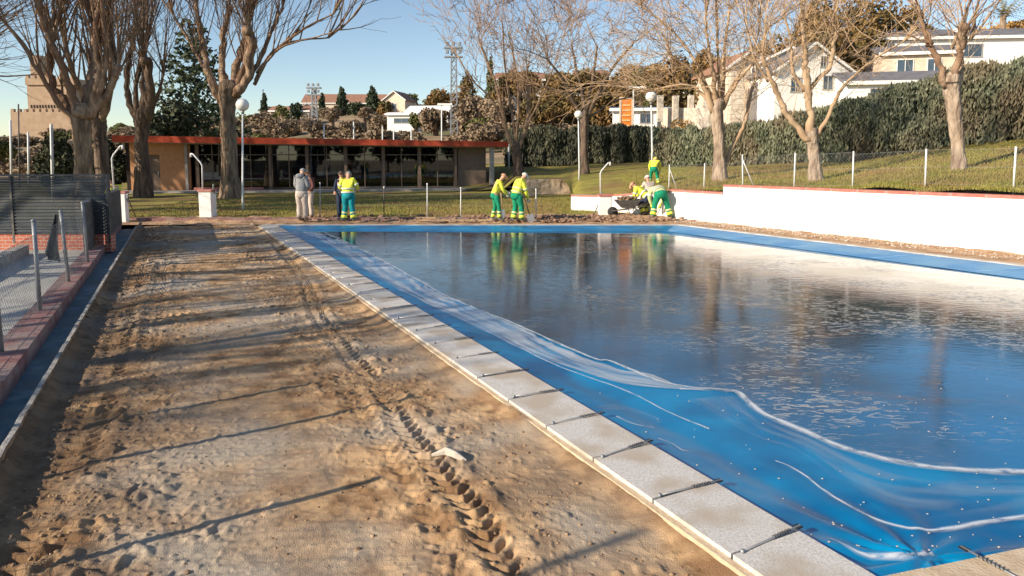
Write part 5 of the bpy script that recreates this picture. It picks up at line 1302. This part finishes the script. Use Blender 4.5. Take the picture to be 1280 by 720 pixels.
# masts
def lattice(px,Y,ytop,label,hw):
    p=at(px,Y); zt_=P(px,ytop,Y).z; t=thing('floodlight_mast',label,'floodlight mast',p); m=MB(); n=12; hgt=zt_-p[2]
    for sx,sy in((-1,-1),(1,-1),(1,1),(-1,1)): m.tube([(p[0]+sx*hw,p[1]+sy*hw,p[2]-1),(p[0]+sx*hw*.6,p[1]+sy*hw*.6,zt_)],.09,4)
    for i in range(n):
        z0=p[2]+hgt*i/n; z1=p[2]+hgt*(i+1)/n; s0=hw*(1-.4*i/n)
        for (a,b) in(((-1,-1),(1,-1)),((1,-1),(-1,-1)),((-1,1),(1,1)),((-1,-1),(-1,1)),((1,-1),(1,1))): m.tube([(p[0]+a[0]*s0,p[1]+a[1]*s0,z0),(p[0]+b[0]*s0,p[1]+b[1]*s0,z1)],.05,3)
    m.build('lattice',M['galv'],t)
    m=MB(); m.box((p[0],p[1],zt_),(hw*5,.8,.25)); m.box((p[0],p[1],zt_-1.2),(hw*5,.8,.2)); m.build('platform',M['galv'],t)
    for i in range(3):
        for dz_ in (.5,-.6):
            m=MB(); m.box((p[0]+(i-1)*hw*1.7,p[1]-.5,zt_+dz_),(.45,.35,.45),0,.08); m.build('floodlight',M['galv'],t)
lattice(394,120,110,'distant lattice floodlight mast before the far villa',.5)
lattice(568,95,60,'tall lattice floodlight mast left of the slender bare tree',.5)
for k,(px,Y,yt,yb,arm,lab) in enumerate([(405,70,155,180,0,'thin white pole over the pavilion roof below the villa'),(442,70,152,180,0,'thin white pole right of the lattice mast over the roof'),(478,70,158,180,0,'thin white pole below the rounded olive pine'),
   (492,70,160,180,0,'thin white pole below the box house'),(514,70,160,180,0,'thin white pole right of the box house'),(552,70,131,180,1,'white street light with twin heads above the pavilion roof'),
   (13,50,150,218,0,'white pole at the far left frame edge behind the panels'),(35,55,165,218,0,'slim pale pole before the castle foot'),(64,34,155,218,0,'white pole in front of the black-green conifer'),(23,50,130,218,2,'thin dark pole near the castle left wall'),(792,60,110,165,1,'white street light beside the orange board'),(636,52,170,212,0,'slim grey pole at the end of the pavilion')]):
    b=P(px,yb,Y); t_=P(px,yt,Y); zg=TZ(px,Y); o=thing('light_pole',lab,'pole',(b.x,Y,min(b.z,zg)),'slim poles in the background')
    m=MB(); m.tube([(b.x,Y,min(b.z,zg)-.2),t_],.07 if arm!=2 else .05,6); m.build('shaft',M['pole'] if arm!=2 else M['rail'],o,True)
    if arm==1:
        m=MB(); m.box((t_.x+.35,Y,t_.z+.05),(1.5,.3,.18),0,.05); m.build('lamp_head',M['white'],o)
# far ochre hedge strip and shrub before it
for px,w_,mt,lab in [(850,60,'scrub_ochre','ochre dry shrub above the hedge right of the small white building'),(822,30,'scrub_ochre','small ochre dry shrub beside the globe lamp pole'),(948,26,'scrub_ochre','yellow-orange shrub at the foot of the salmon gabled house'),(1056,24,'scrub_ochre','round rust shrub above the right hedge before the bungalow')]:
    Y=52; p=(X(px,Y,3),Y,bank_z(px,Y)+.2); h=zz(px,146 if px!=1056 else 128,Y)-p[2]
    leafy('shrub',lab,'shrub',p,h,w_*Y/869,'round',M[mt],2200,.11,seed=px,clean=-.05,trunk_r=.05)
# ================================================================ PEOPLE
def skinmesh(name,nodes,edges,rad,mat,parent,sub=1,root=0):
    me=bpy.data.meshes.new(name); me.from_pydata([tuple(n) for n in nodes],edges,[]); ob=bpy.data.objects.new('tmp_skin',me); C.objects.link(ob)
    ob.modifiers.new('k','SKIN'); sv=me.skin_vertices[0].data
    for i,r in enumerate(rad): sv[i].radius=r if hasattr(r,'__len__') else (r,r); sv[i].use_root=(i==root)
    s=ob.modifiers.new('s','SUBSURF'); s.levels=sub; s.render_levels=sub
    dg=bpy.context.evaluated_depsgraph_get(); dg.update(); m2=bpy.data.meshes.new_from_object(ob.evaluated_get(dg)); m2.name=name
    bpy.data.objects.remove(ob); m2.materials.clear(); m2.materials.append(mat); m2.shade_smooth()
    o=bpy.data.objects.new(name,m2); C.objects.link(o); o.parent=parent; return o
STAND=dict(pel=(0,0,.95),ch=(0,0,1.28),nk=(0,0,1.47),hd=(0,.02,1.62),shl=(-.19,0,1.42),shr=(.19,0,1.42),ell=(-.25,.02,1.14),elr=(.25,.02,1.14),wrl=(-.2,.18,.98),wrr=(.2,.18,.98),
  hpl=(-.1,0,.92),hpr=(.1,0,.92),knl=(-.11,.03,.5),knr=(.11,.03,.5),anl=(-.12,0,.09),anr=(.12,0,.09))
def person(label,loc,rz,pose=None,top='hivis',legs='green',hands='glove',cap='cap_grey',boots='boot',bands=True,shin=True,scale=1.,build=1.,hood=False,band_m='band'):
    p={k:Vector(v) for k,v in STAND.items()}
    if pose: p.update({k:Vector(v) for k,v in pose.items()})
    t=bpy.data.objects.new('person',None); C.objects.link(t); tag(t,label,'person'); t.location=loc; t.rotation_euler=(0,0,rz); t.scale=(scale,)*3
    hd=p['hd']; up=(hd-p['nk']).normalized()
    fw=p.get('face',Vector((0,1,0)));fw=(fw-up*fw.dot(up)).normalized(); rt=fw.cross(up)
    N=[];E=[];Rr=[]
    def nd(v,r,par=None):
        N.append(Vector(v)); Rr.append(r); 
        if par is not None: E.append((par,len(N)-1))
        return len(N)-1
    pel=nd(p['pel'],.13); ch=nd(p['ch'],.14,pel); nk=nd(p['nk'],.06,ch); h0=nd(hd-up*.06,.07,nk); h1=nd(hd+up*.03,.088,h0); nd(hd+up*.09,.06,h1)
    for s in 'lr':
        sh=nd(p['sh'+s],.058,ch); e=nd(p['el'+s],.042,sh); wr=nd(p['wr'+s],.028,e)
        d=(p['wr'+s]-p['el'+s]).normalized(); pm=nd(p['wr'+s]+d*.07,(.04,.02),wr)
        side=d.cross(Vector((0,0,1))); side=(side if side.length>.1 else Vector((1,0,0))).normalized(); down=d.cross(side)
        for k,(o_,L_) in enumerate(((-.030,.068),(-.010,.078),(.011,.072),(.030,.056))):
            a=nd(p['wr'+s]+d*.095+side*o_,.010,pm); b_=nd(p['wr'+s]+d*(.095+L_*.55)+side*o_*1.1-down*.012,.009,a); nd(p['wr'+s]+d*(.095+L_*.85)+side*o_-down*.035,.008,b_)
        a=nd(p['wr'+s]+d*.045+side*(-.045),.011,wr); nd(p['wr'+s]+d*.085+side*(-.06)-down*.02,.009,a)
        hp=nd(p['hp'+s],.09,pel); kn=nd(p['kn'+s],.058,hp); an=nd(p['an'+s],.04,kn)
        f_=p.get('foot',Vector((0,1,0))); nd(p['an'+s]+f_*.15-Vector((0,0,.05)),.035,an)
    bd=skinmesh('body',N,E,Rr,M['skin'],t,1)
    # face: nose, eyes, ears, mouth as small parts
    m=MB(); f0=hd+fw*.088
    m.tube([f0+up*.02,f0+fw*.022-up*.015,f0-up*.025],[.008,.014,.01],6); 
    for sg in(-1,1): m.ell(hd+rt*sg*.09,(.015,.022,.03),6,4)
    m.build('nose_and_ears',M['skin'],t,True)
    m=MB()
    for sg in(-1,1): m.ell(f0+rt*sg*.032+up*.018-fw*.006,(.010,.006,.007),6,4)
    m.tube([f0-up*.048-rt*.022-fw*.006,f0-up*.048+rt*.022-fw*.006],.005,4); m.build('eyes_and_mouth',M['hair'],t,True)
    # jacket
    N=[];E=[];Rr=[]; tk=.0
    tn=(p['ch']-p['pel']).normalized()
    a=nd(p['pel']-tn*.06,(.20*build,.155*build)); b_=nd(p['pel'].lerp(p['ch'],.4),(.185*build,.145*build),a); c_=nd(p['ch'],(.195*build,.15*build),b_); d_=nd(p['ch'].lerp(p['nk'],.7),(.13,.11),c_)
    for s in 'lr':
        sh=nd(p['sh'+s],.085*build,c_); ml=nd(p['sh'+s].lerp(p['el'+s],.5),.074*build,sh); e=nd(p['el'+s],.064*build,ml); nd(p['el'+s].lerp(p['wr'+s],.93),.050,e)
    jk=skinmesh('jacket',N,E,Rr,M[top],t,2)
    # trousers
    m=MB(); o=len(m.v); a=p['pel']+tn*.04; b_=p['pel']-Vector((0,0,.05)); c_=(p['hpl']+p['hpr'])/2-Vector((0,0,.13))
    fr=[1.0,1.03,.98,.7]; m.tube([a,b_,c_+Vector((0,0,.03)),c_-Vector((0,0,.03))],fr,16)
    rx_=Vector((1,0,0))
    for i in range(o,len(m.v)):
        cc=[a,b_,c_+Vector((0,0,.03)),c_-Vector((0,0,.03))][(i-o)//16]; v=Vector(m.v[i])-cc; xx=v.dot(rx_); m.v[i]=tuple(cc+rx_*xx*.185*build+(v-rx_*xx)*.15*build)
    for s in 'lr':
        h_,k_,n_=p['hp'+s]-Vector((0,0,.03)),p['kn'+s],p['an'+s]
        pts=[h_,h_.lerp(k_,.25),h_.lerp(k_,.6),k_,k_.lerp(n_,.35),k_.lerp(n_,.7),k_.lerp(n_,.97)]
        m.tube([q+rv(.004) for q in pts],[r_*build for r_ in (.108,.108,.094,.080,.080,.078,.084)],14)
    m.build('trousers',M[legs],t,True)
    def ringtube(a,b,f0,f1,r0,r1,mat,name,par=t,n=12):
        m=MB(); m.tube([a.lerp(b,f0),a.lerp(b,(f0+f1)/2),a.lerp(b,f1)],[r0,max(r0,r1)*1.02,r1],n,True); m.build(name,mat,par,True)
    if shin:
        for s in 'lr': ringtube(p['kn'+s],p['an'+s],.40,.56,.085*build,.084*build,M['band_pale'],'reflective_band'); ringtube(p['kn'+s],p['an'+s],.66,.90,.084*build,.087*build,M['hivis'],'reflective_band')
    if bands:
        for f0,f1 in((.12,.26),(.50,.64)):
            m=MB(); a=p['pel'].lerp(p['ch'],f0); b=p['pel'].lerp(p['ch'],f1); o=len(m.v); m.tube([a,b],[1,1],16,False)
            ax=(b-a).normalized(); 
            for i in range(o,len(m.v)):
                c=a if (i-o)<16 else b; v=Vector(m.v[i])-c
                xx=Vector((1,0,0)); yy=ax.cross(xx).normalized(); m.v[i]=tuple(c+xx*v.dot(xx)*.212*build+yy*v.dot(yy)*.168*build)
            m.build('reflective_band',M[band_m],t,True)
        for s in 'lr': ringtube(p['sh'+s],p['el'+s],.62,.82,.080*build,.076*build,M[band_m],'reflective_band')
    for s in 'lr':
        an=p['an'+s]; f_=p.get('foot',Vector((0,1,0))); m=MB()
        m.tube([an+Vector((0,0,.12)),an+Vector((0,0,.02)),an+f_*.05-Vector((0,0,.035)),an+f_*.14-Vector((0,0,.05)),an+f_*.19-Vector((0,0,.06))],[.062,.062,.062,.048,.03],10); m.build('boot',M[boots],t,True)
        if hands:
            wr=p['wr'+s]; d=(wr-p['el'+s]).normalized(); m=MB(); m.tube([wr-d*.03,wr+d*.03,wr+d*.09],[.043,.05,.045],8)
            side=d.cross(Vector((0,0,1))); side=(side if side.length>.1 else Vector((1,0,0))).normalized(); down=d.cross(side)
            for k,(o_,L_) in enumerate(((-.033,.07),(-.011,.08),(.011,.075),(.032,.058))): m.tube([wr+d*.08+side*o_,wr+d*(.09+L_*.5)+side*o_-down*.014,wr+d*(.09+L_*.8)+side*o_-down*.042],[.014,.013,.011],6)
            m.tube([wr+d*.03-side*.04,wr+d*.075-side*.066-down*.02,wr+d*.10-side*.06-down*.04],[.016,.014,.011],6); m.build('glove',M[hands],t,True)
    # cap or hair
    m=MB(); o=len(m.v); m.ell((0,0,0),(.108,.115,.115),14,7,1,.05)
    Rm=Matrix((rt,fw,up)).transposed()
    for i in range(o,len(m.v)): m.v[i]=tuple(hd+up*.022+Rm@Vector(m.v[i]))
    if cap not in('hair','beanie'): m.tube([hd+up*.045+fw*.08,hd+up*.035+fw*.17],[.07,.05],8); 
    m.build('cap' if cap!='hair' else 'hair',M[cap if cap!='beanie' else 'cap_grey'],t,True)
    if hood:
        m=MB(); m.ell(p['nk']-Vector((0,.07,-.02)),(.15,.11,.09),12,8); m.build('hood',M[top],t,True)
    return t
def gp(px,py,z=0): q=G(px,py,z); return (q.x,q.y,z)
person('man in grey hoodie and beige trousers standing back turned at the far pool edge',gp(378,276,.03),R(-18),dict(hd=(.03,.05,1.61),wrl=(-.12,.22,1.05),wrr=(.14,.22,1.05)),'hoodie','beige',None,'beanie','boot',False,False,1.04,1.12,True)
person('man in dark red-brown coat half hidden behind the man in the grey hoodie',gp(387,273,.0),R(150),None,'maroon','beige',None,'hair','boot',False,False,1.0,1.0)
person('worker in yellow high-visibility jacket and teal trousers seen from behind',gp(436,277,.03),R(2),dict(hd=(.01,.08,1.58),wrl=(-.22,.2,1.05),wrr=(.3,.16,1.08),elr=(.31,.0,1.2),ell=(-.29,0,1.16),anl=(-.17,0,.09),anr=(.17,0,.09)),'hivis','teal',None,'cap_grey','boot',True,True,1.0,1.15)
person('man in dark clothes mostly hidden behind the yellow-jacketed worker',gp(428,273,.0),R(170),None,'navy','navy',None,'hair','boot_black',False,False,.98,1.0)
SH=dict(pel=(0,-.04,.93),ch=(0,.10,1.25),nk=(0,.20,1.42),hd=(0,.29,1.54),shl=(-.17,.14,1.38),shr=(.17,.14,1.38),ell=(-.2,.26,1.10),elr=(.2,.24,1.10),wrl=(-.06,.46,1.0),wrr=(.08,.42,.90),anl=(-.12,-.08,.09),anr=(.13,.12,.09),knl=(-.12,.02,.5),knr=(.12,.12,.52))
w3=gp(619,276,.03); w4=gp(646,277,.03)
person('slim worker in yellow top and green trousers digging with a spade, the left of two',w3,R(-78),SH,'hivis','green','glove','cap_tan','boot',False,True,.98,.88)
person('broad worker in yellow top and green trousers bending over a shovel, the right of two',w4,R(-62),dict(SH,wrl=(-.05,.42,.92),wrr=(.08,.40,.74),ell=(-.2,.24,1.05),elr=(.2,.26,1.0)),'hivis','green','glove','cap_white','boot',True,True,1.0,1.15,band_m='band_pale')
def shovel(label,a,b,blade,mat):
    a=Vector(a);b=Vector(b); t=thing('shovel',label,'shovel',tuple(b)); m=MB(); m.tube([a,b],.018,8); m.build('shaft',mat,t,True)
    d=(b-a).normalized(); m=MB(); m.tube([a-Vector((.0,.07,0)),a+Vector((0,.07,0))],.018,6); m.build('grip',M['black'],t,True)
    s=Vector((d.z,0,-d.x)).normalized() if abs(d.y)<.9 else Vector((1,0,0)); s=d.cross(Vector((0,1,0))).normalized()
    w_=blade; m=MB(); k=[b+s*w_*.45,b+s*w_*.5+d*.22,b+d*.32,b-s*w_*.5+d*.22,b-s*w_*.45]; n=Vector((0,.012,0)); kk=len(k)
    m.add([tuple(q-n) for q in k]+[tuple(q+n) for q in k],[tuple(range(kk)),tuple(range(2*kk-1,kk-1,-1))]+[(i,kk+i,kk+(i+1)%kk,(i+1)%kk) for i in range(kk)]); m.build('blade',M['steel'],t)
shovel('spade with pale worn shaft held by the slim worker, the left one',P(626,240,w3[1]-.1),P(628,262,w3[1]-.1),.17,M['wood'])
shovel('shovel with dark shaft and bright steel blade held by the broad worker',P(655,246,w4[1]-.1),P(662,268,w4[1]-.1),.26,M['black'])
BEND=dict(pel=(0,-.05,.88),ch=(0,.28,1.0),nk=(0,.44,1.0),hd=(0,.56,.93),face=(0,.3,-1),shl=(-.2,.38,.98),shr=(.2,.38,.98),ell=(-.25,.42,.7),elr=(.26,.42,.7),wrl=(-.15,.45,.42),wrr=(.16,.45,.42),knl=(-.17,.08,.48),knr=(.17,.08,.48),anl=(-.22,0,.09),anr=(.25,0,.09),hpl=(-.1,-.03,.85),hpr=(.1,-.03,.85))
person('worker in green trousers and pale yellow top bending forward with his back to the pool',gp(825,273,.02),R(8),dict(BEND,anl=(-.26,0,.09),anr=(.38,.05,.09),knr=(.26,.08,.48)),'band_pale','green','hivis','cap_white','boot',True,True,1.05,1.18,band_m='band')
CR=dict(pel=(0,-.15,.55),ch=(0,.12,.83),nk=(0,.24,.98),hd=(0,.33,1.08),shl=(-.19,.16,.95),shr=(.19,.16,.95),ell=(-.23,.32,.72),elr=(.22,.34,.72),wrl=(-.1,.5,.5),wrr=(.1,.5,.5),hpl=(-.1,-.13,.54),hpr=(.1,-.13,.54),knl=(-.2,.24,.55),knr=(.2,.22,.5),anl=(-.16,-.02,.09),anr=(.18,-.08,.09))
person('crouching worker in yellow jacket facing left beside the wheelbarrow',gp(806,269,.02),R(60),dict(CR,pel=(0,-.12,.66),ch=(0,.2,.90),nk=(0,.34,1.0),hd=(0,.45,1.07),shl=(-.19,.28,.97),shr=(.19,.28,.97)),'hivis','navy','glove','cap_tan','boot',True,True,1.05,1.05)
person('worker in plain cap and beige vest squatting between the bending man and the wall',gp(812,266,.02),R(20),dict(CR,pel=(0,-.1,.72),ch=(0,.1,1.05),nk=(0,.16,1.22),hd=(0,.2,1.36),shl=(-.19,.12,1.18),shr=(.19,.12,1.18),ell=(-.24,.25,.95),elr=(.24,.25,.95),wrl=(-.1,.4,.8),wrr=(.1,.4,.8)),'beige','green','glove','cap_white','boot',False,True,1.0,1.0)
yb=30.0; zb_=bank_z(817,yb)
person('worker in yellow jacket and green trousers bending on the grass bank above the others',(X(817,yb,zb_),yb,zb_),R(-20),dict(BEND,ch=(0,.2,1.15),nk=(0,.3,1.25),hd=(0,.38,1.3),face=(0,1,-.6),shl=(-.2,.26,1.22),shr=(.2,.26,1.22),ell=(-.28,.3,.95),elr=(.28,.3,.95),wrl=(-.24,.36,.7),wrr=(.24,.36,.7)),'hivis','green','glove','hivis','boot',False,True,.86,1.0)
person('worker in yellow jacket crouching at the end of the slatted fence on the left',(X(151,24.9),24.9,.05),R(75),dict(CR,pel=(0,-.12,.72),ch=(0,.16,1.0),nk=(0,.28,1.12),hd=(0,.38,1.2),shl=(-.19,.22,1.08),shr=(.19,.22,1.08),ell=(-.24,.36,.85),elr=(.24,.36,.85),wrl=(-.1,.5,.7),wrr=(.1,.5,.7)),'hivis','green','glove','cap_tan','boot',False,True,1.0,1.05)
# wheelbarrow
q=G(786,272,0); wb=thing('wheelbarrow','dark wheelbarrow heaped with rubble beside the crouching worker','wheelbarrow',tuple(q))
m=MB(); n=4
tb=[(-.48,-.32,.62),(.42,-.32,.62),(.42,.32,.62),(-.48,.32,.62),(-.22,-.2,.34),(.25,-.2,.34),(.25,.2,.34),(-.22,.2,.34)]
m.add([(q.x+a,q.y+.3+b,c) for a,b,c in tb],[(0,1,5,4),(1,2,6,5),(2,3,7,6),(3,0,4,7),(4,5,6,7)]); tr=m.build('tray',M['rail'],wb)
sm=tr.modifiers.new('s','SOLIDIFY'); sm.thickness=.02
m=MB()
for sy in(-.22,.22): m.tube([(q.x-.6,q.y+.3+sy*.3,.22),(q.x+.2,q.y+.3+sy,.32),(q.x+.85,q.y+.3+sy*1.2,.58)],.018,6); m.tube([(q.x+.25,q.y+.3+sy,.32),(q.x+.3,q.y+.3+sy,.03)],.016,6)
m.build('frame',M['rail'],wb,True)
m=MB(); m.tube([(q.x-.55,q.y+.25,.19),(q.x-.55,q.y+.35,.19)],[.19,.19],18); m.build('wheel',M['tyre'],wb,True)
pts=[(q.x+random.gauss(-.03,.2),q.y+.3+random.gauss(0,.13),.62+random.uniform(0,.16),random.uniform(.03,.08)) for i in range(60)]
rocks('rubble_load',pts,M['rubble'],'dark heap of rubble lying in the wheelbarrow','rubble')
